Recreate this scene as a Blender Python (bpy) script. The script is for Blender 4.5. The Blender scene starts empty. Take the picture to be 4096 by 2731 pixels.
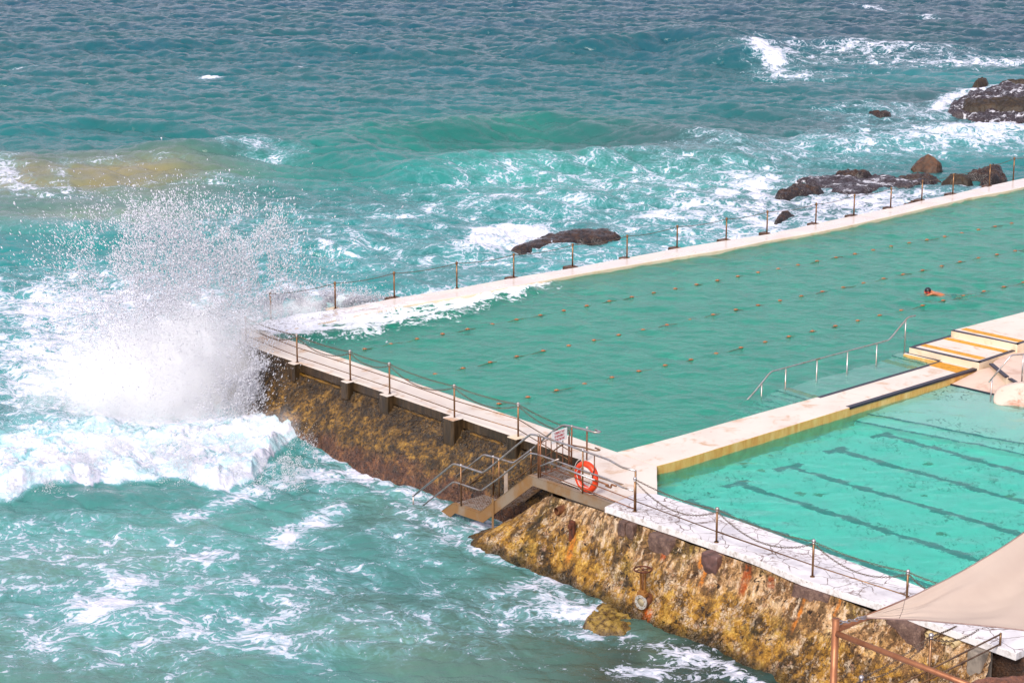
import bpy, bmesh, math, random
import numpy as np
from mathutils import Vector, Matrix, noise as mnoise

random.seed(7)
RNG = np.random.default_rng(11)
SC = bpy.context.scene
COL = SC.collection

# ------------------------------------------------------------------ camera model
F = 8533.0; CX, CY = 2048.0, 1365.5; YH = -906.0; HC = 20.0      # photo pixels; camera 20 m above the decks (z = 0)
PITCH = math.atan((CY - YH) / F)
SEA = -2.3
KR = {1: (0, 0, .59524), 2: (1350, 0, .59524), 3: (2696, 0, .59524), 4: (0, 900, .59524), 5: (900, 1000, .59524),
      6: (2696, 900, .59524), 7: (1600, 1600, .59524), 8: (2696, 1801, .59524), 9: (1620, 1660, .28064),
      10: (2100, 1660, .28064), 11: (3600, 1180, .22963), 12: (3560, 1440, .25512), 13: (3200, 2330, .38095),
      14: (2400, 2200, .2551), 0: (0, 0, 1.74149)}

def c(k, x, y):
    a = KR[k]
    return (a[0] + x * a[2], a[1] + y * a[2])

def ray(q):
    a = (q[0] - CX) / F; b = -(q[1] - CY) / F
    return Vector((a, math.cos(PITCH) + b * math.sin(PITCH), -math.sin(PITCH) + b * math.cos(PITCH)))

def P(q, z=0.0):                                   # photo point -> the point of height z it shows
    d = ray(q); s = (z - HC) / d.z
    return Vector((d.x * s, d.y * s, z))

def PD(q, y):                                      # photo point at ground distance y
    d = ray(q); s = y / d.y
    return Vector((d.x * s, y, HC + d.z * s))

def PV(q, a, e):                                   # photo point on the upright plane through a along e
    n = Vector((e.y, -e.x, 0)); d = ray(q)
    s = (a.x * n.x + a.y * n.y) / (d.x * n.x + d.y * n.y)
    return Vector((d.x * s, d.y * s, HC + d.z * s))

def PW(q, zw, zf):                                 # photo point seen through water of level zw, on a floor of level zf
    p = P(q, zw); d = ray(q).normalized()
    r = 1 / 1.33; ci = -d.z
    k = 1 - r * r * (1 - ci * ci)
    t = r * d + (r * ci - math.sqrt(k)) * Vector((0, 0, 1))
    return p + t * ((zf - zw) / t.z)

def K(k, x, y, z=0.0):
    return P(c(k, x, y), z)

# ------------------------------------------------------------------ noise (numpy)
_T2 = RNG.random((256, 256)); _T3 = RNG.random((64, 64, 64))

def vn2(x, y):
    xi = np.floor(x).astype(int); yi = np.floor(y).astype(int)
    fx = x - xi; fy = y - yi
    fx = fx * fx * (3 - 2 * fx); fy = fy * fy * (3 - 2 * fy)
    a = xi & 255; b = yi & 255; a1 = (xi + 1) & 255; b1 = (yi + 1) & 255
    return (_T2[a, b] * (1 - fx) + _T2[a1, b] * fx) * (1 - fy) + (_T2[a, b1] * (1 - fx) + _T2[a1, b1] * fx) * fy

def fbm2(x, y, o=4, g=.5):
    s = 0; a = 1; t = 0
    for i in range(o):
        s = s + a * vn2(x + 17.3 * i, y + 9.1 * i); t += a; a *= g; x = x * 2.03; y = y * 2.03
    return s / t

def vn3(p):
    i = np.floor(p).astype(int); f = p - i; f = f * f * (3 - 2 * f)
    i0 = i & 63; i1 = (i + 1) & 63
    r = 0
    for dx in (0, 1):
        for dy in (0, 1):
            for dz in (0, 1):
                w = (f[:, 0] if dx else 1 - f[:, 0]) * (f[:, 1] if dy else 1 - f[:, 1]) * (f[:, 2] if dz else 1 - f[:, 2])
                r = r + w * _T3[(i1 if dx else i0)[:, 0], (i1 if dy else i0)[:, 1], (i1 if dz else i0)[:, 2]]
    return r

def fbm3(p, o=4, g=.5):
    s = 0; a = 1; t = 0
    for k in range(o):
        s = s + a * vn3(p + 11.7 * k); t += a; a *= g; p = p * 2.03
    return s / t

def sstep(a, b, x):
    t = np.clip((x - a) / (b - a), 0, 1)
    return t * t * (3 - 2 * t)

# ------------------------------------------------------------------ mesh building
def up_frame(d):
    d = d.normalized()
    r = Vector((0, 0, 1)) if abs(d.z) < .95 else Vector((1, 0, 0))
    u = d.cross(r).normalized()
    return u, d.cross(u).normalized()

class MB:
    def __init__(s):
        s.v = []; s.f = []; s.m = []
    def poly(s, pts, m=0):
        b = len(s.v); s.v += [tuple(p) for p in pts]; s.f.append(tuple(range(b, b + len(pts)))); s.m.append(m)
    def prism(s, top, z1, mt=0, ms=0, z0=None):
        """closed prism: outline top (3D or 2D) down to z1"""
        top = [Vector(p) if len(p) == 3 else Vector((p[0], p[1], z0)) for p in top]
        ar = sum(a.x * b.y - b.x * a.y for a, b in zip(top, top[1:] + top[:1]))
        if ar < 0: top = top[::-1]
        n = len(top); b = len(s.v)
        s.v += [tuple(p) for p in top] + [(p.x, p.y, z1) for p in top]
        s.f.append(tuple(range(b, b + n))); s.m.append(mt)
        s.f.append(tuple(range(b + 2 * n - 1, b + n - 1, -1))); s.m.append(ms)
        for i in range(n):
            j = (i + 1) % n
            s.f.append((b + i, b + n + i, b + n + j, b + j)); s.m.append(ms)
    def box(s, o, x, y, z, m=0):
        """box with centre o and full edge vectors x, y, z"""
        o = Vector(o); x, y, z = Vector(x) / 2, Vector(y) / 2, Vector(z) / 2
        b = len(s.v)
        for i in (-1, 1):
            for j in (-1, 1):
                for k in (-1, 1):
                    s.v.append(tuple(o + x * i + y * j + z * k))
        for q in ((0, 1, 3, 2), (4, 6, 7, 5), (0, 4, 5, 1), (2, 3, 7, 6), (0, 2, 6, 4), (1, 5, 7, 3)):
            s.f.append(tuple(b + i for i in q)); s.m.append(m)
    def tube(s, pts, r, n=8, m=0, cap=True, closed=False):
        pts = [Vector(p) for p in pts]; N = len(pts); b = len(s.v); pu = None
        for i, p in enumerate(pts):
            a = pts[i - 1] if (i > 0 or closed) else pts[i]; d = pts[(i + 1) % N] if (i < N - 1 or closed) else pts[i]
            t = d - a
            if t.length < 1e-9: t = Vector((0, 0, 1))
            t.normalize()
            if pu is None: u, w = up_frame(t)
            else:
                u = (pu - t * pu.dot(t))
                u = u.normalized() if u.length > 1e-6 else up_frame(t)[0]
                w = t.cross(u)
            pu = u
            rr = r[i] if isinstance(r, (list, tuple)) else r
            k = 1.0
            if 0 < i < N - 1:
                cs = (p - pts[i - 1]).normalized().dot(t); k = 1 / max(cs, .6)
            for j in range(n):
                an = 2 * math.pi * j / n
                s.v.append(tuple(p + (u * math.cos(an) + w * math.sin(an)) * rr * k))
        for i in range(N if closed else N - 1):
            i2 = (i + 1) % N
            for j in range(n):
                s.f.append((b + i * n + j, b + i * n + (j + 1) % n, b + i2 * n + (j + 1) % n, b + i2 * n + j)); s.m.append(m)
        if cap and not closed:
            s.f.append(tuple(b + j for j in range(n))[::-1]); s.m.append(m)
            s.f.append(tuple(b + (N - 1) * n + j for j in range(n))); s.m.append(m)
    def sphere(s, o, r, nu=12, nv=8, m=0, sc=(1, 1, 1)):
        o = Vector(o); b = len(s.v)
        for i in range(1, nv):
            th = math.pi * i / nv
            for j in range(nu):
                ph = 2 * math.pi * j / nu
                s.v.append((o.x + r * sc[0] * math.sin(th) * math.cos(ph), o.y + r * sc[1] * math.sin(th) * math.sin(ph), o.z + r * sc[2] * math.cos(th)))
        t = len(s.v); s.v += [(o.x, o.y, o.z + r * sc[2]), (o.x, o.y, o.z - r * sc[2])]
        for i in range(nv - 2):
            for j in range(nu):
                a = b + i * nu + j; a2 = b + i * nu + (j + 1) % nu
                s.f.append((a, a + nu, a2 + nu, a2)); s.m.append(m)
        for j in range(nu):
            s.f.append((t, b + j, b + (j + 1) % nu)); s.m.append(m)
            e = b + (nv - 2) * nu
            s.f.append((t + 1, e + (j + 1) % nu, e + j)); s.m.append(m)
    def build(s, name, mats, parent=None, smooth=False, bevel=0, seg=2):
        me = bpy.data.meshes.new(name); me.from_pydata(s.v, [], s.f)
        mats = mats if isinstance(mats, (list, tuple)) else [mats]
        for x in mats: me.materials.append(x)
        me.polygons.foreach_set('material_index', s.m)
        if smooth: me.polygons.foreach_set('use_smooth', [True] * len(s.f))
        me.update()
        o = bpy.data.objects.new(name, me); COL.objects.link(o)
        if parent is not None:
            o.parent = parent
            o.matrix_parent_inverse = Matrix.Translation(parent.location).inverted() if parent.type == 'EMPTY' else Matrix.Identity(4)
        if bevel:
            b = o.modifiers.new('bevel', 'BEVEL'); b.width = bevel; b.segments = seg; b.limit_method = 'ANGLE'
        return o

def tag(o, label=None, cat=None, group=None, kind=None):
    if label: o['label'] = label
    if cat: o['category'] = cat
    if group: o['group'] = group
    if kind: o['kind'] = kind
    return o

def thing(name, loc, label, cat, group=None):
    o = bpy.data.objects.new(name, None); COL.objects.link(o); o.location = loc; o.empty_display_size = .2
    return tag(o, label, cat, group)

def mesh_np(name, v, f, mat, smooth=True, attrs=None, parent=None):
    """mesh from numpy vertices (n,3) and quads/tris (m,k)"""
    me = bpy.data.meshes.new(name); n, m, k = len(v), len(f), f.shape[1]
    me.vertices.add(n); me.vertices.foreach_set('co', np.asarray(v, np.float32).ravel())
    me.loops.add(m * k); me.loops.foreach_set('vertex_index', np.asarray(f, np.int32).ravel())
    me.polygons.add(m); me.polygons.foreach_set('loop_start', np.arange(0, m * k, k, dtype=np.int32))
    me.polygons.foreach_set('use_smooth', np.full(m, smooth))
    for x in (mat if isinstance(mat, (list, tuple)) else [mat]): me.materials.append(x)
    me.update(calc_edges=True)
    for nm, a in (attrs or {}).items():
        if a.ndim == 1:
            t = me.attributes.new(nm, 'FLOAT', 'POINT'); t.data.foreach_set('value', np.asarray(a, np.float32))
        else:
            t = me.attributes.new(nm, 'FLOAT_COLOR', 'POINT')
            t.data.foreach_set('color', np.concatenate([a, np.ones((n, 1))], 1).astype(np.float32).ravel())
    o = bpy.data.objects.new(name, me); COL.objects.link(o)
    if parent is not None:
        o.parent = parent
        if parent.type == 'EMPTY': o.matrix_parent_inverse = Matrix.Translation(parent.location).inverted()
    return o

def resample(pts, step):
    pts = [Vector(p) for p in pts]; out = []
    for a, b in zip(pts, pts[1:]):
        n = max(1, int((b - a).length / step))
        out += [a.lerp(b, i / n) for i in range(n)]
    return out + [pts[-1]]

def rough(poly, step=.5, j=.012):
    """outline resampled, with a slightly uneven cast edge"""
    r = resample(list(poly) + [poly[0]], step)[:-1]
    return [Vector((p.x + (mnoise.noise(p * 1.7) * j * 1.6), p.y + (mnoise.noise(p * 1.7 + Vector((9, 3, 1))) * j * 1.6), p.z)) for p in r]

def round_path(pts, r=.08, n=4):
    pts = [Vector(p) for p in pts]; out = [pts[0]]
    for a, b, d in zip(pts, pts[1:], pts[2:]):
        u = (a - b); w = (d - b); k = min(r, u.length * .45, w.length * .45)
        p, q = b + u.normalized() * k, b + w.normalized() * k
        for i in range(n + 1):
            t = i / n
            out.append(p * (1 - t) ** 2 + b * 2 * t * (1 - t) + q * t * t)
    return out + [pts[-1]]

def in_poly(x, y, poly):
    r = np.zeros(x.shape, bool); n = len(poly)
    for i in range(n):
        x0, y0 = poly[i][0], poly[i][1]; x1, y1 = poly[(i + 1) % n][0], poly[(i + 1) % n][1]
        if y0 == y1: continue
        r ^= ((y0 > y) != (y1 > y)) & (x < (x1 - x0) * (y - y0) / (y1 - y0) + x0)
    return r

def line_x(a, b, p, q):                            # crossing of two photo lines
    d1 = (b[0] - a[0], b[1] - a[1]); d2 = (q[0] - p[0], q[1] - p[1])
    t = ((p[0] - a[0]) * d2[1] - (p[1] - a[1]) * d2[0]) / (d1[0] * d2[1] - d1[1] * d2[0])
    return (a[0] + d1[0] * t, a[1] + d1[1] * t)
EXPO = 0.34
# ------------------------------------------------------------------ materials
class NT:
    def __init__(s, name):
        s.mat = bpy.data.materials.new(name); s.mat.use_nodes = True
        s.t = s.mat.node_tree; s.t.nodes.clear()
        s.out = s.t.nodes.new('ShaderNodeOutputMaterial')
        s.co = s.n('ShaderNodeNewGeometry').outputs['Position']
    def n(s, ty, **kw):
        x = s.t.nodes.new(ty)
        for k, v in kw.items(): setattr(x, k, v)
        return x
    def put(s, sock, v):
        if hasattr(v, 'is_linked') or hasattr(v, 'links'): s.t.links.new(v, sock)
        elif isinstance(v, (tuple, list)) and len(v) == 3 and sock.type == 'RGBA': sock.default_value = (*v, 1)
        else: sock.default_value = v
    def math(s, op, a, b=0.0, clamp=False):
        x = s.n('ShaderNodeMath', operation=op); x.use_clamp = clamp
        s.put(x.inputs[0], a); s.put(x.inputs[1], b); return x.outputs[0]
    def vmul(s, v, k):
        x = s.n('ShaderNodeVectorMath', operation='MULTIPLY'); s.put(x.inputs[0], v); s.put(x.inputs[1], k); return x.outputs[0]
    def vadd(s, v, k):
        x = s.n('ShaderNodeVectorMath', operation='ADD'); s.put(x.inputs[0], v); s.put(x.inputs[1], k); return x.outputs[0]
    def noise(s, scale, detail=4, rough=.55, co=None, dist=0.0, out=0):
        x = s.n('ShaderNodeTexNoise'); s.put(x.inputs['Vector'], s.co if co is None else co)
        x.inputs['Scale'].default_value = scale; x.inputs['Detail'].default_value = detail
        x.inputs['Roughness'].default_value = rough; x.inputs['Distortion'].default_value = dist
        return x.outputs[out]
    def vor(s, scale, feature='F1', co=None, out='Distance', rnd=1.0):
        x = s.n('ShaderNodeTexVoronoi', feature=feature); s.put(x.inputs['Vector'], s.co if co is None else co)
        x.inputs['Scale'].default_value = scale; x.inputs['Randomness'].default_value = rnd
        return x.outputs[out]
    def warp(s, scale, amt, co=None):
        nz = s.noise(scale, 3, .5, co, out=1)
        return s.vadd(s.co if co is None else co, s.vmul(s.vadd(nz, (-.5, -.5, -.5)), (amt, amt, amt)))
    def ss(s, a, b, x, lo=0.0, hi=1.0):
        m = s.n('ShaderNodeMapRange', interpolation_type='SMOOTHSTEP')
        s.put(m.inputs['Value'], x); s.put(m.inputs['From Min'], a); s.put(m.inputs['From Max'], b)
        s.put(m.inputs['To Min'], lo); s.put(m.inputs['To Max'], hi); return m.outputs[0]
    def mix(s, f, a, b, mode='MIX'):
        x = s.n('ShaderNodeMix', data_type='RGBA', blend_type=mode); x.clamp_factor = True
        s.put(x.inputs[0], f); s.put(x.inputs[6], a); s.put(x.inputs[7], b); return x.outputs[2]
    def ramp(s, f, stops):
        x = s.n('ShaderNodeValToRGB'); e = x.color_ramp.elements
        while len(e) < len(stops): e.new(.5)
        for i, (p, cc) in enumerate(stops): e[i].position = p; e[i].color = (*cc, 1)
        s.put(x.inputs[0], f); return x.outputs[0]
    def ctr(s, x, k, c=.5):
        return s.math('ADD', s.math('MULTIPLY', s.math('SUBTRACT', x, c), k), .5)
    def bump(s, h, strength=.5, dist=.02, nrm=None):
        x = s.n('ShaderNodeBump'); x.inputs['Strength'].default_value = strength; x.inputs['Distance'].default_value = dist
        s.put(x.inputs['Height'], h)
        if nrm is not None: s.put(x.inputs['Normal'], nrm)
        return x.outputs[0]
    def attr(s, name, out=2):
        x = s.n('ShaderNodeAttribute'); x.attribute_name = name; return x.outputs[out]
    def sep(s, v=None):
        x = s.n('ShaderNodeSeparateXYZ'); s.put(x.inputs[0], s.co if v is None else v); return x.outputs
    def pbr(s, col, rough=.6, metal=0.0, nrm=None, ior=None, spec=None, **kw):
        x = s.n('ShaderNodeBsdfPrincipled')
        s.put(x.inputs['Base Color'], col); s.put(x.inputs['Roughness'], rough); s.put(x.inputs['Metallic'], metal)
        if nrm is not None: s.put(x.inputs['Normal'], nrm)
        if ior: x.inputs['IOR'].default_value = ior
        if spec is not None: s.put(x.inputs['Specular IOR Level'], spec)
        for k, v in kw.items(): s.put(x.inputs[k], v)
        return x.outputs[0]
    def done(s, sh, vol=None):
        s.t.links.new(sh, s.out.inputs['Surface'])
        if vol is not None: s.t.links.new(vol, s.out.inputs['Volume'])
        return s.mat

def m_white(name, base=(.69, .615, .54), stain=(.50, .31, .18), wet=0.0, stain_amt=1.0, dirt=.85):
    t = NT(name)
    big = t.noise(.55, 5, .6); fine = t.noise(5, 6, .65); sp = t.noise(19, 4, .7)
    cst = t.vmul(t.co, (.8, .8, .8))
    st = t.ss(.50, .72, t.noise(1.5, 7, .68, cst, .6), 0, stain_amt)
    col = t.mix(t.ss(.35, .7, big), base, tuple(x * k for x, k in zip(base, (.93, .88, .87))))
    col = t.mix(st, col, stain)
    flake = t.math('MULTIPLY', t.ss(.62, .68, fine), t.ss(.45, .65, big))
    col = t.mix(t.math('MULTIPLY', flake, dirt), col, (.42, .24, .15))
    dk = t.math('MULTIPLY', t.ss(.66, .72, sp), t.ss(.52, .66, t.noise(1.1, 4, .6)))
    col = t.mix(t.math('MULTIPLY', dk, dirt), col, (.16, .11, .09))
    rg = t.math('SUBTRACT', .62, t.math('MULTIPLY', t.ss(.35, .55, t.noise(.8, 4)), wet))
    nr = t.bump(t.math('ADD', fine, sp), .25, .008)
    return t.done(t.pbr(col, rg, 0, nr, spec=.4))

def m_cracked():
    t = NT('weathered_white_concrete')
    x, y, z = t.sep()[0:3]
    wc = t.warp(1.6, .35)
    cr = t.vor(1.5, 'DISTANCE_TO_EDGE', wc)
    crm = t.math('MULTIPLY', t.ss(.006, .022, cr, .9, 0), t.ss(.36, .50, t.noise(.55, 3)))
    cr2 = t.math('MULTIPLY', t.ss(.01, .03, t.vor(3.4, 'DISTANCE_TO_EDGE', wc), 1, 0), t.ss(.5, .6, t.noise(.8, 2)))
    mott = t.math('MULTIPLY', t.ss(.50, .57, t.noise(6, 8, .75)), t.ss(.47, .60, t.noise(.42, 4, .6)))
    base = t.mix(t.ss(.3, .7, t.noise(1.3, 5)), (.74, .71, .72), (.58, .55, .57))
    col = t.mix(t.math('MULTIPLY', mott, .85), base, (.2, .13, .11))
    col = t.mix(t.math('MAXIMUM', crm, t.math('MULTIPLY', cr2, .7)), col, (.13, .08, .06))
    nr = t.bump(t.math('SUBTRACT', t.noise(14, 5, .7), t.math('MULTIPLY', crm, 2.0)), .35, .01)
    return t.done(t.pbr(col, .7, 0, nr, spec=.35))

def m_slab_face():
    t = NT('slab_edge_concrete')
    st = t.noise(3.0, 6, .7, t.vmul(t.co, (1.6, 1.6, 1.2)))
    col = t.mix(t.ss(.46, .7, st), (.68, .65, .64), (.40, .35, .31))
    col = t.mix(t.ss(.64, .70, t.noise(17, 4, .7)), col, (.16, .12, .09))
    return t.done(t.pbr(col, .75, 0, t.bump(t.noise(12, 5, .7), .4, .012), spec=.3))

def m_fascia():
    t = NT('wet_dark_concrete')
    st = t.noise(2.6, 6, .7, t.vmul(t.co, (3, 3, .35)))
    col = t.ramp(st, [(.3, (.010, .006, .003)), (.5, (.038, .022, .009)), (.68, (.095, .056, .025)), (.8, (.24, .16, .09))])
    return t.done(t.pbr(col, .35, 0, t.bump(t.noise(9, 5, .7), .5, .02), spec=.5))

def m_ochre():
    t = NT('ochre_stained_concrete')
    st = t.noise(2.4, 6, .7, t.vmul(t.co, (1.4, 1.4, .35)))
    col = t.ramp(st, [(.28, (.50, .20, .035)), (.48, (.62, .36, .10)), (.66, (.70, .48, .20)), (.8, (.72, .60, .42))])
    col = t.mix(t.ss(.66, .74, t.noise(15, 4, .7)), col, (.2, .1, .05))
    return t.done(t.pbr(col, .6, 0, t.bump(t.noise(10, 5), .3, .01), spec=.35))

def m_crust():
    """dark wall grown over with weed, barnacles and rusty algae"""
    t = NT('weedy_sea_wall')
    z = t.sep()[2]
    wc = t.warp(2.5, .25)
    a = t.noise(2.2, 8, .72, wc); b = t.noise(8.5, 6, .72, wc); v = t.vor(15, 'F1', wc); v2 = t.vor(34, 'F1', wc)
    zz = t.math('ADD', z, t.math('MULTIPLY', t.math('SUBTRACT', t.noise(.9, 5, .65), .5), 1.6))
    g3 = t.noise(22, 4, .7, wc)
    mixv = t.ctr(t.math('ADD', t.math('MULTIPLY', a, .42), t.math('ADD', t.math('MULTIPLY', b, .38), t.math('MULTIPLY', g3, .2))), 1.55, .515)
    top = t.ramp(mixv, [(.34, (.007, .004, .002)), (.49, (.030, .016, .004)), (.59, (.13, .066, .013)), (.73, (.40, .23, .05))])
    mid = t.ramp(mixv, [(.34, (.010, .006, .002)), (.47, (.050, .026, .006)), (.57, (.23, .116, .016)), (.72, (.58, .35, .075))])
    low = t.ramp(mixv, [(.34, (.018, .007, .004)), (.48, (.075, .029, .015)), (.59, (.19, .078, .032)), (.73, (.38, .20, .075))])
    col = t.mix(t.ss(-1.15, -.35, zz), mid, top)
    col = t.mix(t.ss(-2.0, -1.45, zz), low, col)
    sp = t.math('MULTIPLY', t.ss(.14, .24, v2, 1, 0), t.ss(.56, .66, t.noise(3.1, 5, .7)))
    col = t.mix(t.math('MULTIPLY', sp, .85), col, (.66, .54, .33))
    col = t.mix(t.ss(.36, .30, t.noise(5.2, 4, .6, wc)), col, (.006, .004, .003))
    h = t.math('ADD', t.math('MULTIPLY', b, 1.2), t.math('SUBTRACT', a, t.math('MULTIPLY', v, .5)))
    return t.done(t.pbr(col, t.ss(.4, .7, b, .25, .7), 0, t.bump(h, .9, .06), spec=.5))

RUST_SPOTS = []
def m_golden():
    """old conglomerate wall: pebbles in tan cement above, golden and mossy below, rust runs"""
    t = NT('golden_conglomerate')
    z = t.sep()[2]
    wc = t.warp(3, .2)
    a = t.noise(1.1, 7, .7); b = t.noise(7, 7, .72, wc); e = t.noise(26, 4, .7)
    pb = t.n('ShaderNodeTexVoronoi', feature='F1'); t.put(pb.inputs['Vector'], wc); pb.inputs['Scale'].default_value = 10
    pv = t.vor(10, 'DISTANCE_TO_EDGE', wc); pv2 = t.vor(23, 'DISTANCE_TO_EDGE', wc)
    zz = t.math('ADD', z, t.math('MULTIPLY', t.math('SUBTRACT', t.noise(.8, 5, .65), .5), 1.9))
    x = t.ctr(t.math('ADD', t.math('MULTIPLY', t.noise(1.7, 8, .68, wc), .55), t.math('ADD', t.math('MULTIPLY', b, .30), t.math('MULTIPLY', e, .15))), 1.9, .485)
    top = t.ramp(x, [(.33, (.035, .016, .006)), (.45, (.20, .095, .034)), (.57, (.50, .28, .115)), (.72, (.76, .52, .30))])
    low = t.ramp(x, [(.35, (.010, .006, .002)), (.45, (.10, .045, .007)), (.57, (.42, .205, .022)), (.72, (.72, .44, .09))])
    moss = t.ramp(x, [(.36, (.008, .006, .002)), (.48, (.042, .026, .006)), (.60, (.22, .125, .016)), (.75, (.42, .28, .065))])
    col = t.mix(t.ss(-1.35, -.75, zz), low, top)
    col = t.mix(t.ss(.52, .64, t.noise(.7, 6, .7, t.vadd(t.co, (5, 2, 0)))), col, moss)
    pc = t.ramp(t.sep(pb.outputs['Color'])[0], [(.0, (.45, .30, .17)), (.5, (.70, .56, .40)), (.8, (.42, .22, .13)), (1., (.62, .52, .42))])
    col = t.mix(t.math('MULTIPLY', t.math('MULTIPLY', t.ss(.04, .10, pv), t.ss(.5, .58, t.noise(1.5, 5, .7))), .6), col, pc)
    col = t.mix(t.math('MULTIPLY', t.ss(.02, .06, pv2, 1, 0, ), t.ss(.50, .62, b, 0, .7)), col, (.07, .04, .015))
    st = t.noise(2.2, 5, .65, t.vmul(t.co, (2.9, 2.9, .14)))
    col = t.mix(t.math('MULTIPLY', t.ss(.51, .585, st), t.ss(-2.1, -.8, z, .1, .85)), col, (.10, .055, .022))
    col = t.mix(t.math('MULTIPLY', t.ss(.45, .36, st), t.ss(-2.0, -.7, z, .15, .75)), col, (.76, .58, .40))
    hole = t.math('MULTIPLY', t.ss(.40, .34, t.noise(6.5, 4, .6, wc)), t.ss(.42, .55, a))
    col = t.mix(hole, col, (.03, .015, .008))
    rn = t.math('MULTIPLY', t.math('SUBTRACT', t.noise(9, 5, .7), .5), .35)
    for p, w, l, cc in RUST_SPOTS:                 # each run: start, half width, length
        d = t.n('ShaderNodeVectorMath', operation='SUBTRACT'); t.put(d.inputs[0], t.co); d.inputs[1].default_value = p
        dx, dy, dz = t.sep(d.outputs[0])[0:3]
        hor = t.math('ADD', t.math('ABSOLUTE', t.math('ADD', t.math('MULTIPLY', dx, .75), t.math('MULTIPLY', dy, -.66))), t.math('MULTIPLY', rn, w * 2.5))
        m = t.math('MULTIPLY', t.ss(w * .5, w * 1.3, hor, 1, 0), t.math('MULTIPLY', t.ss(-l, -l * .5, dz), t.ss(.05, .2, dz, 1, 0)))
        m = t.math('MULTIPLY', m, t.ss(.38, .58, b, .12, 1))
        col = t.mix(m, col, cc)
    h = t.math('ADD', t.math('MULTIPLY', b, 1.3), t.math('ADD', t.math('MULTIPLY', e, .5), t.math('SUBTRACT', t.ss(.0, .09, pv, 0, .35), hole)))
    tide = t.ss(-1.95, -2.25, t.math('ADD', z, t.math('MULTIPLY', t.math('SUBTRACT', t.noise(1.6, 4), .5), .5)))
    col = t.mix(t.math('MULTIPLY', tide, .8), col, (.022, .016, .005))
    wet = t.ss(-2.25, -1.7, zz, .2, .72)
    return t.done(t.pbr(col, wet, 0, t.bump(h, .9, .06), spec=.4))

def m_rock(name, dark, mid, light, wet=.3, sc=1.0, top=None, wash=0.0):
    t = NT(name)
    a = t.noise(1.6 * sc, 7, .68); b = t.noise(9 * sc, 6, .72)
    x = t.math('ADD', t.math('MULTIPLY', a, .5), t.math('MULTIPLY', b, .5))
    col = t.ramp(x, [(.36, dark), (.5, mid), (.66, light)])
    if top:
        g = t.n('ShaderNodeNewGeometry')
        col = t.mix(t.math('MULTIPLY', t.ss(.45, .9, t.sep(g.outputs['Normal'])[2]), t.ss(.42, .58, t.noise(2.3 * sc, 5, .7))), col, top)
    if wash:                                        # white water still draining off in streaks
        wn = t.noise(1.1, 8, .74, t.vmul(t.warp(.8, 1.0), (.7, 1.6, 1)))
        col = t.mix(t.math('MULTIPLY', t.ss(.53, .60, wn), wash), col, (.74, .74, .80))
    return t.done(t.pbr(col, t.ss(.4, .65, b, wet, wet + .35), 0, t.bump(t.math('ADD', a, b), .8, .08 / sc), spec=.5))

def m_metal(name, a, b, rough=.38, metal=.85, sc=6.0, c3=None):
    t = NT(name)
    x = t.noise(sc, 5, .65, t.vmul(t.co, (1, 1, .6)))
    col = t.mix(t.ss(.4, .64, x), a, b)
    if c3: col = t.mix(t.ss(.56, .70, t.noise(sc * .35, 5, .7)), col, c3)
    return t.done(t.pbr(col, t.ss(.3, .7, x, rough, rough + .18), metal, t.bump(t.noise(sc * 8, 3), .12, .004)))

def m_plain(name, col, rough=.5, var=.25, sc=8.0, metal=0.0, bump=.1, **kw):
    t = NT(name)
    x = t.noise(sc, 5, .6)
    cc = t.mix(t.ss(.35, .7, x), col, tuple(v * (1 - var) for v in col))
    return t.done(t.pbr(cc, rough, metal, t.bump(t.noise(sc * 5, 3), bump, .004), **kw))

def m_sail():
    t = NT('shade_cloth')
    g = t.n('ShaderNodeTexWave', wave_type='BANDS', bands_direction='X'); t.put(g.inputs['Vector'], t.co)
    g.inputs['Scale'].default_value = 40; g.inputs['Distortion'].default_value = .3
    col = t.mix(t.ss(.35, .65, t.noise(.9, 4)), (.66, .54, .45), (.62, .50, .42))
    nr = t.bump(t.math('ADD', g.outputs[1], t.noise(120, 2)), .12, .003)
    d = t.n('ShaderNodeBsdfDiffuse'); t.put(d.inputs[0], col); t.put(d.inputs['Normal'], nr)
    tr = t.n('ShaderNodeBsdfTranslucent'); t.put(tr.inputs[0], col)
    m = t.n('ShaderNodeMixShader'); m.inputs[0].default_value = .25
    t.t.links.new(d.outputs[0], m.inputs[1]); t.t.links.new(tr.outputs[0], m.inputs[2])
    return t.done(m.outputs[0])

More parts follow.
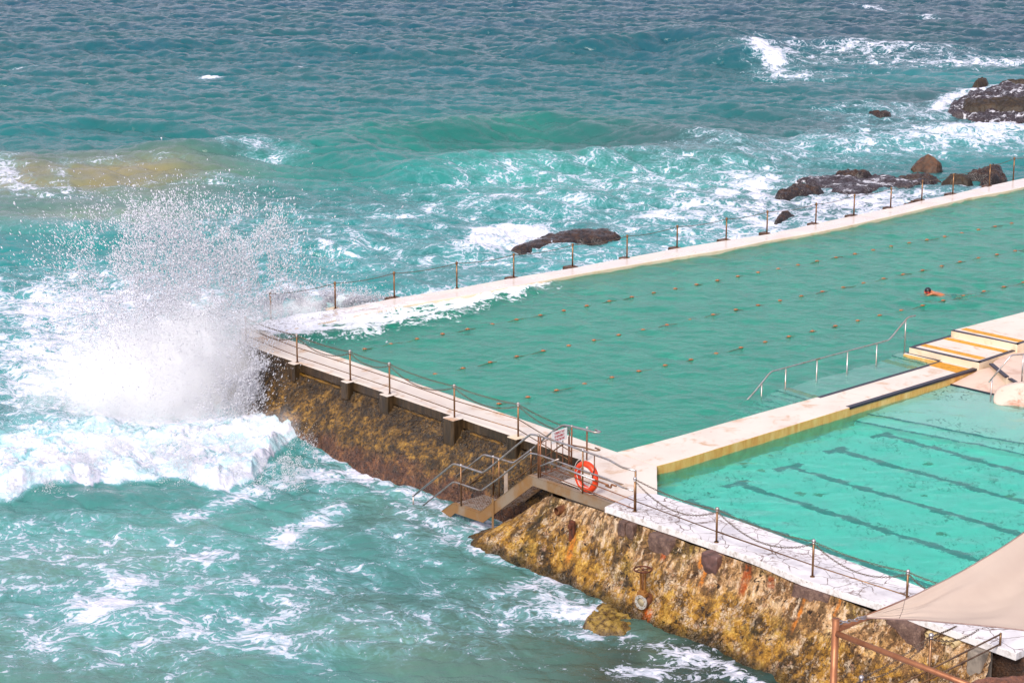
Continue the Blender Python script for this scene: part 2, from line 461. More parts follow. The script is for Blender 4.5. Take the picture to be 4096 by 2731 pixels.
def lace(t, amt, co):
    """white water of the given amount: torn lace of strands, patches and flecks lying on the water"""
    wc = t.warp(.55, 1.5, co); wc = t.warp(2.4, .36, wc)
    st = t.vmul(wc, (.85, 1.0, 0))
    s1 = t.ss(.0, .13, t.vor(.55, 'DISTANCE_TO_EDGE', st), 1, 0); s2 = t.ss(.0, .15, t.vor(1.6, 'DISTANCE_TO_EDGE', st), 1, 0); s3 = t.ss(.0, .2, t.vor(4.1, 'DISTANCE_TO_EDGE', st), 1, 0)
    n1 = t.ss(.30, .70, t.noise(.75, 6, .62, wc)); n2 = t.noise(6.5, 4, .62, t.vmul(wc, (.8, 1.15, 0))); fl = t.noise(8.5, 3, .6, t.vmul(wc, (1, .75, 0)))
    v = t.math('ADD', t.math('MULTIPLY', n1, .40), t.math('MULTIPLY', t.math('SUBTRACT', n2, .5), 1.25))
    v = t.math('ADD', v, t.math('ADD', t.math('MULTIPLY', s1, .20), t.math('ADD', t.math('MULTIPLY', s2, .17), t.math('MULTIPLY', s3, .11))))
    thr = t.math('SUBTRACT', .84, t.math('MULTIPLY', amt, .92))
    d = t.math('SUBTRACT', v, thr)
    f = t.math('MULTIPLY', t.math('ADD', t.ss(-.02, .06, d, 0, .62), t.ss(.08, .40, d, 0, .38)), t.ss(.02, .12, amt))
    fk = t.math('MULTIPLY', t.ss(.615, .65, fl), t.ss(-.42, -.10, t.math('ADD', d, t.math('MULTIPLY', t.math('SUBTRACT', n1, .5), .3))))
    f = t.math('MAXIMUM', f, t.math('MULTIPLY', t.math('MULTIPLY', fk, .75), t.ss(.05, .25, amt)))
    halo = t.math('MULTIPLY', t.ss(-.5, .15, d, 0, .55), t.ss(.03, .25, amt))
    return f, halo, n2

def m_sea():
    t = NT('sea_water')
    flat = t.vmul(t.co, (1, 1, 0))
    amt = t.attr('foam'); body = t.attr('body', 0); lump = t.attr('lump')
    f, halo, n2 = lace(t, amt, flat)
    bv = t.mix(t.ss(.3, .7, t.noise(.12, 5, .6, flat)), body, t.mix(.5, body, (.012, .085, .085)))
    col = t.mix(t.math('MULTIPLY', halo, t.attr('aer')), bv, (.20, .43, .48))
    fc = t.mix(t.math('MULTIPLY', t.ss(.3, .95, f), t.ss(.25, .55, n2)), (.50, .57, .69), (.72, .71, .80))
    fc = t.mix(t.math('MULTIPLY', lump, t.ss(.44, .64, t.noise(1.1, 5, .6, t.vmul(t.co, (1, 1, 2))))), fc, (.44, .64, .69))
    col = t.mix(f, col, fc)
    r1 = t.noise(3.2, 4, .6, t.vmul(flat, (1, 1.5, 0))); r2 = t.noise(11, 3, .6, t.vmul(flat, (1, 1.4, 0)))
    h = t.math('ADD', t.math('MULTIPLY', r1, 1.0), t.math('MULTIPLY', r2, .30))
    nr = t.bump(h, .5, .10)
    nr = t.bump(t.math('ADD', f, t.math('MULTIPLY', t.noise(7, 6, .75), t.math('MULTIPLY', f, 1.5))), .55, .05, nr)
    return t.done(t.pbr(col, t.math('ADD', .10, t.math('MULTIPLY', f, .75)), 0, nr, ior=1.33, spec=t.math('SUBTRACT', .5, t.math('MULTIPLY', f, .35))))

def m_pool_water(name, absorb, density, scale, ripple, body, body_amt, foam=False):
    t = NT(name)
    flat = t.vmul(t.co, (1, 1, 0))
    r1 = t.noise(scale, 4, .55, t.vmul(flat, (1, 1.25, 0))); r2 = t.noise(scale * 3.3, 3, .5, flat)
    nr = t.bump(t.math('ADD', r1, t.math('MULTIPLY', r2, .25)), 1.0, ripple)
    rf = t.n('ShaderNodeBsdfRefraction'); rf.inputs['IOR'].default_value = 1.33; rf.inputs['Roughness'].default_value = 0
    rf.inputs['Color'].default_value = (1, 1, 1, 1); t.put(rf.inputs['Normal'], nr)
    df = t.n('ShaderNodeBsdfDiffuse'); t.put(df.inputs[0], body); t.put(df.inputs['Normal'], nr)
    gl = t.n('ShaderNodeBsdfGlossy'); gl.inputs['Roughness'].default_value = .03; t.put(gl.inputs['Normal'], nr)
    fr = t.n('ShaderNodeFresnel'); fr.inputs['IOR'].default_value = 1.33; t.put(fr.inputs['Normal'], nr)
    m0 = t.n('ShaderNodeMixShader'); t.put(m0.inputs[0], body_amt)
    t.t.links.new(rf.outputs[0], m0.inputs[1]); t.t.links.new(df.outputs[0], m0.inputs[2])
    m1 = t.n('ShaderNodeMixShader'); t.put(m1.inputs[0], fr.outputs[0])
    t.t.links.new(m0.outputs[0], m1.inputs[1]); t.t.links.new(gl.outputs[0], m1.inputs[2])
    sh = m1.outputs[0]
    if foam:
        f, halo, n2 = lace(t, t.attr('foam'), flat)
        fd = t.n('ShaderNodeBsdfDiffuse'); fd.inputs[0].default_value = (.84, .85, .89, 1)
        t.put(fd.inputs['Normal'], t.bump(t.noise(8, 6, .75), .5, .05))
        m2 = t.n('ShaderNodeMixShader'); t.put(m2.inputs[0], f)
        t.t.links.new(sh, m2.inputs[1]); t.t.links.new(fd.outputs[0], m2.inputs[2]); sh = m2.outputs[0]
    va = t.n('ShaderNodeVolumeAbsorption'); va.inputs['Color'].default_value = (*absorb, 1); va.inputs['Density'].default_value = density
    return t.done(sh, va.outputs[0])

def m_foam(name='white_water', tl=.35):
    t = NT(name)
    d = t.n('ShaderNodeBsdfDiffuse'); d.inputs[0].default_value = (.90, .90, .93, 1)
    tr = t.n('ShaderNodeBsdfTranslucent'); tr.inputs[0].default_value = (.90, .90, .95, 1)
    m = t.n('ShaderNodeMixShader'); m.inputs[0].default_value = tl
    t.t.links.new(d.outputs[0], m.inputs[1]); t.t.links.new(tr.outputs[0], m.inputs[2])
    return t.done(m.outputs[0])

def m_kid_floor():
    t = NT('painted_pool_floor')
    n = t.noise(1.3, 6, .65)
    col = t.mix(t.ss(.35, .7, n), (.80, .84, .78), (.70, .80, .72))
    deb = t.math('MULTIPLY', t.ss(.53, .59, t.noise(4.5, 9, .78, t.vmul(t.co, (1, .6, 1)), 1.4)), t.ss(.42, .58, t.noise(.55, 4, .6)))
    col = t.mix(t.math('MULTIPLY', deb, .9), col, (.05, .06, .025))
    return t.done(t.pbr(col, .8, 0, spec=.2))

WHITE = m_white('painted_white_concrete')
WHITE_WET = m_white('wet_white_concrete', (.72, .64, .58), (.62, .45, .30), .5, .35, .3)
CRACKED = m_cracked(); SLABFACE = m_slab_face(); FASCIA = m_fascia(); OCHRE = m_ochre()
PINKISH = m_white('sandy_pink_concrete', (.66, .50, .40), (.42, .22, .13), .2, .6, .8)
CREAM = m_white('stained_cream_concrete', (.72, .60, .44), (.55, .34, .14), 0, .6, .6)
CRUST = m_crust()
BLACK = m_plain('black_edge_paint', (.022, .018, .034), .45, .4, 5)
TACTILE = m_plain('yellow_tactile_strip', (.72, .36, .035), .55, .35, 6)
STEEL = m_metal('stainless_steel', (.50, .46, .46), (.40, .33, .28), .3, .9, 5, (.33, .2, .1))
TEA = m_metal('tea_stained_steel', (.27, .15, .075), (.16, .075, .035), .36, .75, 5, (.33, .16, .06))
RUSTY = m_metal('rusty_steel', (.24, .095, .04), (.13, .05, .025), .5, .4, 4, (.34, .16, .07))
STRING = m_metal('weathered_stringer_steel', (.30, .22, .155), (.27, .14, .05), .5, .35, 1.3, (.34, .14, .035))
BRONZE = m_metal('bronze_pipe', (.36, .15, .07), (.26, .10, .045), .42, .55, 3)
GRATE = m_metal('steel_grating', (.46, .38, .34), (.28, .18, .12), .5, .5, 8)
CHAIN = m_metal('dull_chain', (.22, .16, .12), (.13, .09, .06), .4, .8, 20)
ROPE_DARK = m_plain('wet_rope', (.16, .10, .05), .6, .5, 20)
FLOAT_M = m_plain('orange_float', (.46, .15, .05), .4, .3, 10)
BUOY = m_plain('orange_red_buoy', (.72, .05, .008), .4, .25, 5)
CORD = m_plain('pale_cord', (.72, .66, .60), .8, .2, 10)
SIGNW = m_plain('sign_white', (.78, .77, .76), .4, .1, 8)
SIGNR = m_plain('sign_red', (.42, .01, .02), .5, .1, 8)
SAIL = m_sail()
HEM = m_plain('sail_hem', (.30, .20, .17), .7, .3, 10)
SKIN = m_plain('wet_skin', (.50, .17, .07), .3, .2, 9)
CAPM = m_plain('black_cap', (.012, .012, .018), .3, .2, 9)
REDSTRAP = m_plain('red_strap', (.55, .02, .02), .4, .2, 9)
SUIT = m_plain('dark_swimwear', (.02, .02, .03), .6, .2, 9)
LINE = m_plain('dark_lane_paint', (.045, .06, .10), .7, .3, 3)
ROCK_DARK = m_rock('wet_dark_rock', (.005, .003, .003), (.014, .008, .007), (.048, .024, .017), .12, 1.6, (.052, .024, .011))
ROCK_BROWN = m_rock('brown_sandstone', (.010, .005, .003), (.050, .022, .010), (.14, .064, .028), .35, 1.6, (.13, .056, .022))
ROCK_SHELF = m_rock('wet_purple_shelf', (.020, .014, .015), (.034, .023, .027), (.09, .066, .074), .10, 1.0, None, .75)
ROCK_MOSS = m_rock('mossy_shelf', (.008, .005, .002), (.026, .015, .005), (.08, .045, .018), .35, 1.3)
ROCK_GOLD = m_rock('yellow_weed_rock', (.012, .007, .003), (.10, .055, .014), (.34, .21, .05), .2, 2.2, (.30, .19, .035))
ROCK_RED = m_rock('red_sandstone', (.05, .018, .010), (.20, .075, .042), (.38, .17, .10), .65, 3.0)
ROCK_PURPLE = m_rock('purple_boulder', (.035, .018, .014), (.12, .066, .05), (.28, .18, .13), .5, 3)
ROCK_PAINT = m_white('white_painted_rock', (.62, .49, .41), (.36, .14, .07), 0, 1.0, .9)
KFLOOR = m_kid_floor()
MFLOOR = m_plain('green_pool_floor', (.25, .52, .42), .8, .3, .6)
STEPW = m_plain('submerged_white_step', (.74, .80, .74), .7, .15, 2)
FOAMM = m_foam(); DROPM = m_foam('spray_drops', .45)
SEAM = m_sea()
POOLM = m_pool_water('pool_water_green', (.05, .95, .85), .70, 2.4, .050, (.020, .345, .25), .41, True)
KIDM = m_pool_water('pool_water_turquoise', (.0, .955, .87), .72, 1.1, .04, (.015, .86, .62), .15)
# ------------------------------------------------------------------ outlines on the deck plane (z = 0)
O_CORNER = P((965, 1372)); O_CORNER2 = P((965, 1315)); I_CORNER = P((1085, 1333)); I_MAIN = P((2469, 1807)); I_KID = P((2629, 1862))
FAR_OUT = [P(q) for q in [(965, 1315), (1082, 1285), (1340, 1238), (1577, 1192), (1827, 1153), (2055, 1110), (2300, 1070), (2508, 1030), (2707, 993), (2904, 961),
                          (3068, 937), (3264, 894), (3416, 862), (3559, 832), (3688, 802), (3809, 777), (3952, 744), (4053, 722), (4300, 668)]]
FAR_IN = [P(q) for q in [(1085, 1333), (1311, 1286), (1614, 1223), (1900, 1175.6), (2090, 1138), (2300, 1098), (2696, 1030), (2898, 998), (3071, 962), (3261, 930), (3404, 900),
                         (3565, 864), (3708, 830), (3886, 789), (4035, 762), (4096, 747), (4330, 693)]]
L_OUT = [O_CORNER, P((1072, 1411)), P((1550, 1574)), P((2031, 1738)), P((2324.5, 1838))]
L_END = [P(c(10, 720, 868)), P(c(10, 510, 942)), P(c(10, 1290, 1238)), P(c(10, 1600, 1105)), P(c(10, 1885, 1122))]
DIV_MAIN = [I_MAIN, P((2696, 1748)), P((3029, 1653)), P((3267, 1587.5)), P((3755.5, 1444.6))]
DIV_KID = [I_KID, P((2749.6, 1829.8)), P((3398, 1629)), P((3916, 1471))]
R_IN = [L_END[4], P((3000, 2097)), P((3231.7, 2182)), P((3708, 2354.6)), P((4350, 2587))]
R_OUT = [P(c(10, 1135, 1306)), P((2427, 2025.6)), P((3000, 2225)), P((3208, 2314)), P((3553, 2426)), P((4065, 2612))]
R_TAIL = [P((4096, 2597)), P((4400, 2450))]
e_st = None

def off(p, q, d):                                  # point p moved sideways (to the seaward/near side) of p->q by d
    t = (q - p); t.z = 0; t.normalize()
    return p + Vector((-t.y, t.x, 0)) * d

def z(p, h): return Vector((p.x, p.y, h))

SEAWARD = Vector((-.707, -.707, 0))
le = (L_OUT[-1] - L_OUT[0]).normalized(); ln_ = Vector((le.y, -le.x, 0))
if ln_.y > 0: ln_ = -ln_                            # outward normal of the left wall
re_ = (R_OUT[-1] - R_OUT[1]).normalized(); rn_ = Vector((re_.y, -re_.x, 0))
if rn_.y > 0: rn_ = -rn_
de_ = (DIV_KID[2] - DIV_KID[1]).normalized(); dn_ = Vector((de_.y, -de_.x, 0))
if dn_.y > 0: dn_ = -dn_                            # towards the small pool

# ------------------------------------------------------------------ far wall
t_far = thing('pool_wall', z(FAR_OUT[6], 0), 'long low white concrete wall on the far side of the big pool, awash at its splashed end', 'pool wall')
m = MB(); m.prism(rough(FAR_OUT + FAR_IN[::-1], .8, .02), -3.4, 0, 1)
m.build('wall', [WHITE_WET, CREAM], t_far, bevel=.03)

# ------------------------------------------------------------------ left walkway with the dark weedy wall
t_left = thing('sea_wall', z(L_OUT[2], 0), 'dark brown weed-covered sea wall under a white walkway, struck by the breaking wave', 'sea wall')
m = MB(); m.prism(rough(L_OUT + L_END + [I_KID, I_MAIN, I_CORNER, O_CORNER2], .5, .012), -.3, 0, 1)
m.build('walkway', [WHITE, FASCIA], t_left, bevel=.02)
m = MB()
core = [p - ln_ * .22 for p in L_OUT]
core_in = [z(I_MAIN, 0) + ln_ * .05 - le * .02, z(I_CORNER, 0) + ln_ * .05 + le * .05]
m.prism([z(p, -.3) for p in core + [L_END[0], L_END[1] + Vector((.15, .1, 0)), L_END[2] + Vector((.05, .2, 0)), L_END[3], L_END[4], I_KID] + core_in], -3.4, 0, 0)
m.build('core', [CREAM], t_left)

def loft(name, top, bot, mat, parent, nu, nv, bulge, amp, seed, ext=.9, sc=1.0, fine=.35, ease=1.0):
    """rough face between a top and a bottom line, carried on below the water"""
    top = resample_n(top, nu); bot = resample_n(bot, nu)
    v = np.zeros((nu, nv, 3)); T = 1 + ext / 2.0
    for j in range(nv):
        t = j / (nv - 1) * T
        b = math.sin(min(t, 1) * math.pi) * bulge
        v[:, j] = top + (bot - top) * t ** ease
        v[:, j, 2] = top[:, 2] + (bot[:, 2] - top[:, 2]) * t
        nrm = np.zeros((nu, 3)); d = np.gradient(bot + top, axis=0); nrm[:, 0] = d[:, 1]; nrm[:, 1] = -d[:, 0]
        nrm /= np.linalg.norm(nrm, axis=1)[:, None] + 1e-9
        v[:, j] += nrm * b
    du = np.gradient(v, axis=0); dv = np.gradient(v, axis=1)
    n = np.cross(dv, du); n /= np.linalg.norm(n, axis=2)[..., None] + 1e-9
    if n[:, :, 1].mean() > 0: n = -n
    p = v.reshape(-1, 3)
    d = (fbm3(p * 1.1 * sc + seed, 3) - .5) * 2 * amp + (fbm3(p * 5 * sc + seed, 4, .6) - .5) * 2 * amp * fine
    h = fbm3(p * 3.2 * sc + seed + 31, 3); d -= np.clip(.36 - h, 0, 1) * amp * 3.2
    fade = np.minimum(1, np.linspace(0, 1, nv) * nv / 4.0)[None, :].repeat(nu, 0).reshape(-1)
    p = p + n.reshape(-1, 3) * (d * fade)[:, None]
    I = np.arange(nu * nv).reshape(nu, nv)
    f = np.stack([I[:-1, :-1], I[1:, :-1], I[1:, 1:], I[:-1, 1:]], -1).reshape(-1, 4)
    return mesh_np(name, p, f, mat, True, None, parent)

def resample_n(pts, n):
    a = np.array([tuple(p) for p in pts], float); d = np.r_[0, np.cumsum(np.linalg.norm(np.diff(a, axis=0), axis=1))]
    s = np.linspace(0, d[-1], n)
    return np.stack([np.interp(s, d, a[:, i]) for i in range(3)], 1)

def matched(pairs, step=.05):
    """resample matching top/bottom pairs together"""
    T, B = [], []
    for (a, b), (a2, b2) in zip(pairs, pairs[1:]):
        n = max(2, int(max((a2 - a).length, (b2 - b).length) / step))
        for i in range(n):
            t = i / n; T.append(a.lerp(a2, t)); B.append(b.lerp(b2, t))
    return T + [pairs[-1][0]], B + [pairs[-1][1]]

lt = [z(p, -.34) - ln_ * .02 for p in (O_CORNER - le * 0 + ln_ * 0, P((1072, 1411)), P((1550, 1574)), P((2031, 1738)), P((2324.5, 1838)), P((2400, 1866)))]
top0 = z(FAR_OUT[2], -.34) + Vector((.05, .05, 0))
lb = [P(c(5, 640, 1370), SEA), P(c(5, 860, 1470), SEA), P(c(5, 1080, 1562), SEA), P(c(7, 330, 650), SEA)]
bl = [z(O_CORNER, SEA) + ln_ * 1.25 - le * .5, z(P((1250, 1471)), SEA) + ln_ * 1.42, lb[1], lb[2], lb[3] + ln_ * .25, z(P((2324.5, 1838)), SEA) + ln_ * .9, z(P((2420, 1872)), SEA) + ln_ * .7]
tl = [z(O_CORNER, -.34), z(P((1250, 1471)), -.34), z(P((1520, 1563.5)), -.34), z(P((1660, 1611.5)), -.34), z(P((1950, 1711)), -.34), z(P((2324.5, 1838)), -.34), z(P((2420, 1872)), -.34)]
pairs = [(z(FAR_OUT[1], -.34) + Vector((0, .02, 0)), z(FAR_OUT[1], SEA) + Vector((-.6, 1.2, 0))),
         (z(O_CORNER2, -.34), z(O_CORNER2, SEA) + Vector((-1.1, .5, 0)))] + list(zip(tl, bl))
T_, B_ = matched(pairs, .05)
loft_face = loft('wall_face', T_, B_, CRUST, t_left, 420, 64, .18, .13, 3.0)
# thin ledge below the fascia
m = MB()
for a, b in ((P((1180, 1447)), P((1370, 1512))), (P((1620, 1598)), P((1765, 1647))), (P((1885, 1689)), P((2010, 1731)))):
    m.tube([z(a.lerp(b, i / 9), -.37) + ln_ * (.02 + .05 * mnoise.noise(a.lerp(b, i / 9) * 3)) for i in range(10)], [.045 + .03 * mnoise.noise(a.lerp(b, i / 9) * 4) for i in range(10)], 7)
m.build('ledge', m_plain('wet_ochre_ledge', (.17, .085, .012), .25, .8, 5), t_left, bevel=.02)
# post blocks
for k, (x, y, hgt, w) in enumerate(((486, 755, .62, .42), (843, 878, .6, .4), (1108, 968, .72, .46), (1542, 1128, .85, .56), (1970, 1256, .8, .46))):
    b = K(5, x, y) + ln_ * .06; m = MB()
    m.prism([z(b, .012 + .004 * k) + le * (w / 2) * s + ln_ * q for s, q in ((-1, -.22), (-1, .2), (-.75, .25), (.75, .25), (1, .2), (1, -.22))], -hgt, 0, 1)
    m.build('post_block', [WHITE if k < 4 else CREAM, FASCIA], t_left, bevel=.025)

# ------------------------------------------------------------------ divider walkway between the pools, with ramp and steps
t_div = thing('divider_walkway', z(DIV_KID[1], 0), 'white concrete walkway between the two pools with ochre side and black edge strips', 'walkway')
dz0, dz1 = .23, .46
D_END = [P((3755.5, 1444.6)), P((3621.6, 1410.7)), P((3614, 1414))]
m = MB()
land = [P(c(11, 60, 1020)), P(c(11, 715, 1152)), P(c(11, 1365, 1262))]
m.prism(rough(DIV_MAIN[:5] + [land[0], P(c(11, 100, 1000)), P(c(11, 1300, 1230))] + [P((3916, 1471))] + DIV_KID[:3][::-1], .6, .012), -2.3, 0, 1)
m.build('walkway', [WHITE, OCHRE], t_div, bevel=.02)

def ribbon(m, pts, w, zt=.004, th=.004, side=None):
    """flat strip along pts, lying zt above them"""
    pts = [Vector(p) for p in pts]
    for i, (a, b) in enumerate(zip(pts, pts[1:])):
        t = (b - a); t.z = 0; t.normalize(); n = Vector((-t.y, t.x, 0))
        lo, hi = (-w / 2, w / 2) if side is None else ((0, w) if side > 0 else (-w, 0))
        e0 = t * 0
        m.prism([a + n * lo + Vector((0, 0, zt)), b + n * lo + Vector((0, 0, zt)), b + n * hi + Vector((0, 0, zt)), a + n * hi + Vector((0, 0, zt))], min(a.z, b.z) + zt - th - .02)
    return m

m = MB(); ribbon(m, [P((3267, 1587.5)), P((3755.5, 1444.6))], .16, .006, side=-1); ribbon(m, [P((3755.5, 1444.6)), P((3621.6, 1410.7))], .16, .009, side=-1); m.build('edge_strip', BLACK, t_div)
m = MB(); ribbon(m, [P((3398, 1629)), P((3916, 1471))], .16, .006, side=1)
a, b = P((3398, 1629)) , P((3916, 1471))
m.box((a + b) / 2 + dn_ * .012 - Vector((0, 0, .03)), b - a, dn_ * .02, (0, 0, .075)); m.build('edge_strip', BLACK, t_div)

def tactile(qs, zz, parent):
    q = [K(11, *p, zz + .005) for p in qs]; m = MB(); m.prism(q, zz - .02)
    n = 34
    for i in range(n):                              # raised ribs across the strip
        a = q[0].lerp(q[1], (i + .5) / n); b = q[3].lerp(q[2], (i + .5) / n)
        m.box((a + b) / 2 + Vector((0, 0, .0035)), (b - a) * .96, (q[1] - q[0]) / n * .5, (0, 0, .007))
    return m.build('tactile_strip', TACTILE, parent)

tactile([(700, 1165), (1220, 1285), (990, 1352), (500, 1222)], 0, t_div)

t_plat = thing('stepped_platform', K(11, 1000, 1000, .1), 'white two-level stepped platform with black edges and yellow tactile strips at the pool corner', 'platform')
pl1 = [K(11, 160, 905, dz0), K(11, 1380, 1178, dz0), K(11, 2045, 955, dz0), K(11, 2080, 930, dz0) + de_ * 1.0, K(11, 900, 695, dz0) + de_ * 1.0, K(11, 900, 695, dz0)]
m = MB(); m.prism(rough(pl1, .6, .01), -2.3, 0, 1); m.build('lower_step', [WHITE, CREAM], t_plat, bevel=.02)
pl2 = [K(11, 890, 615, dz1), K(11, 2045, 862, dz1), K(11, 2160, 828, dz1), K(11, 2160, 828, dz1) + de_ * 9, K(11, 2160, 292, dz1) + de_ * 9, K(11, 2160, 292, dz1)]
m = MB(); m.prism(rough(pl2, .6, .01), -2.3, 0, 1); m.build('upper_step', [WHITE, CREAM], t_plat, bevel=.02)
m = MB(); ribbon(m, pl1[:3], .15, .006, side=1); ribbon(m, [pl1[5], pl1[0]], .15, .009, side=1)
m.build('edge_strip', BLACK, t_plat)
m = MB(); ribbon(m, [pl2[0], pl2[1], pl2[2] + de_ * .3], .15, .006, side=1); m.build('edge_strip', BLACK, t_plat)
tactile([(355, 880), (1395, 1120), (1495, 1090), (440, 852)], dz0, t_plat)
tactile([(748, 765), (1800, 998), (1885, 968), (835, 738)], dz0, t_plat)
tactile([(1050, 597), (2060, 820), (2160, 790), (1150, 572)], dz1, t_plat)

# ramp and steps under water on the big-pool side
WM, WK = -.13, -.30
zr = -.42
rampq = [(680, 1115), (1545, 868)]
r0, r1 = PW(c(6, 680, 1115), WM, zr), PW(c(6, 1545, 868), WM, zr)
i0, i1 = PW(c(6, 905, 1178), WM, zr), PW(c(6, 1775, 920), WM, zr)
t_ramp = thing('pool_steps', z(i0, zr), 'pale submerged ramp with black-edged steps under the metal handrail of the big pool', 'steps')
rdir = (r1 - r0).normalized(); rw = (i0 - r0)
i0 = r0 + rw; i1 = r1 + rw
m = MB(); m.prism([r0, r1, i1 + rw * .2, i0 + rw * .2], -2.4); m.build('ramp', STEPW, t_ramp, bevel=.02)
m = MB(); ribbon(m, [r0 + rdir * .05, i0 + rdir * .05], .12, .006); m.build('edge_strip', BLACK, t_ramp)
for a, b, w_ in ((r0 + rdir * .5, i0 + rdir * .5, .32), (r1 - rdir * 1.15, i1 - rdir * 1.15, .36)):
    m = MB(); ribbon(m, [a, b], w_, .006); m.build('tactile_strip', TACTILE, t_ramp)
for k in range(7):
    s = MB(); zz = zr - .2 * (k + 1); a = r0 - rdir * .36 * (k + 1)
    q = [z(a, zz), z(a + rdir * .36, zz), z(a + rdir * .36 + rw * 1.2, zz), z(a + rw * 1.2, zz)]
    s.prism(q, -2.4 - .01 * k); st = s.build('step', STEPW, t_ramp)
    s = MB(); ribbon(s, [q[0] + rdir * .05, q[3] + rdir * .05], .09, .006); s.build('nosing', BLACK, st)
s = MB(); a, b = r1 - rdir * .75, i1 - rdir * .75
s.prism([z(a, -.2), z(a + rdir * 1.2, -.2), z(b + rdir * 1.2, -.2), z(b, -.2)], -1.0); st = s.build('step', STEPW, t_ramp)
s = MB(); ribbon(s, [z(a, -.2) + rdir * .05, z(b, -.2) + rdir * .05], .1, .006); s.build('nosing', BLACK, st)

# its handrail
t_rail = thing('pool_handrail', z(r0, zr), 'long stainless handrail on six posts rising from the big pool beside the ramp', 'handrail')
posts = [((590, 1145), (590, 1062)), ((752, 1100), (752, 965)), ((960, 1045), (962, 908)), ((1165, 985), (1167, 852)), ((1362, 932), (1364, 800)), ((1550, 860), (1558, 640))]
rp = []
ra = P(c(6, 590, 1145), WM); rb = P(c(6, 1550, 860), 0); rdd = (rb - ra); rdd.z = 0; rdd.normalize()
for (b, tq) in posts:
    tp = PV(c(6, *tq), ra, rdd); rp.append(tp)
    m = MB(); m.tube([Vector((tp.x, tp.y, -1.2 if b[1] > 900 else -.05)), tp], .024); m.build('post', STEEL, t_rail, True)
pts = [PV(c(6, *q), ra, rdd) for q in ((1622, 608), (1572, 619), (1445, 772), (650, 985), (540, 1122))]
dn = (pts[-1] - pts[-2]).normalized(); pts.append(pts[-1] + dn * 1.0 + Vector((0, 0, .1)))
m = MB(); m.tube(round_path(pts, .12), .028); m.build('rail', STEEL, t_rail, True)

# ------------------------------------------------------------------ right walkway with the golden wall
t_right = thing('sea_wall', z(R_OUT[2], 0), 'golden pebbly sea wall with rust streaks under a cracked white slab, beside the small pool', 'sea wall')
m = MB(); m.prism(rough(R_OUT + R_TAIL + R_IN[::-1] + [L_END[3], L_END[2]], .5, .014), -.19, 0, 1)
m.build('slab', [CRACKED, SLABFACE], t_right, bevel=.02)
m = MB(); m.prism([z(p, -.19) for p in [R_OUT[0] - rn_ * .3 + re_ * .3] + [p - rn_ * .3 for p in R_OUT[1:]] + [R_IN[4] - Vector((0, .1, 0))] + [p + rn_ * .04 for p in R_IN[:4][::-1]]], -3.4)
m.build('core', ROCK_BROWN, t_right)
gt = [(K(7, 1000, 640, -.52) - ln_ * 1.3, P(c(7, 700, 800), SEA) - ln_ * .6),
      (K(7, 985, 636, -.52) - ln_ * .2, P(c(7, 470, 925), SEA)),
      (K(7, 1030, 645, -.5), P(c(7, 500, 985), SEA)), (K(7, 1100, 668, -.48), P(c(7, 720, 1085), SEA)),
      (K(7, 1200, 695, -.42), P(c(7, 880, 1132), SEA)), (K(7, 1380, 752, -.24), P(c(7, 1050, 1195), SEA)),
      (K(7, 1520, 805, -.22), P(c(7, 1200, 1268), SEA)), (K(7, 1900, 945, -.2), P((2455, 2440), SEA)),
      (K(8, 100, 625, -.2), P((2660, 2525), SEA)), (K(8, 500, 760, -.2), P((2803, 2569), SEA)), (K(8, 900, 910, -.2), P((3000, 2680), SEA)),
      (K(8, 1360, 1092, -.2), P((3260, 2800), SEA)), (K(13, 1500, 490, -.2), P((3650, 2960), SEA)), (K(13, 2000, 720, -.2), P((3900, 3090), SEA))]
T_, B_ = matched(gt, .05)
GOLD_TMP = bpy.data.materials.new('golden_tmp')
gw = loft('wall_face', T_, B_, GOLD_TMP, t_right, 620, 80, .12, .15, 8.0, 1.2, 1.0, .42, 1.35)
bpy.context.view_layer.update()
from mathutils.bvhtree import BVHTree
def bvh_of(o):
    mw = o.matrix_world
    return BVHTree.FromPolygons([mw @ v.co for v in o.data.vertices], [tuple(p.vertices) for p in o.data.polygons])
GB = bvh_of(gw); CAM = Vector((0, 0, HC)); LB = bvh_of(loft_face)
def on_wall(q, b=None):                             # where the photo point meets the wall face
    h = (b or GB).ray_cast(CAM, ray(q).normalized())
    return h[0] if h[0] else P(q, -1.2)
OR, RD, BR = (.62, .20, .02), (.36, .07, .012), (.26, .10, .03)
for q, w, l, cc in ((c(7, 1165, 935), .10, .75, OR), (c(8, 500, 800), .12, .30, RD), (c(8, 490, 870), .08, .45, OR), (c(8, 650, 880), .13, .22, RD),
                    (c(8, 865, 1030), .06, .75, OR), (c(8, 1110, 1030), .05, .35, OR), (c(14, 745, 985), .17, .62, (.80, .15, .008)), (c(14, 1600, 190), .10, .22, OR),
                    (c(7, 1785, 1010), .09, .28, RD), (c(7, 2335, 1180), .14, .6, RD), (c(14, 1640, 380), .07, .35, OR), (c(8, 185, 740), .09, .2, OR)):
    RUST_SPOTS.append((tuple(on_wall(q)), w, l, cc))
GOLDEN = m_golden(); gw.data.materials[0] = GOLDEN

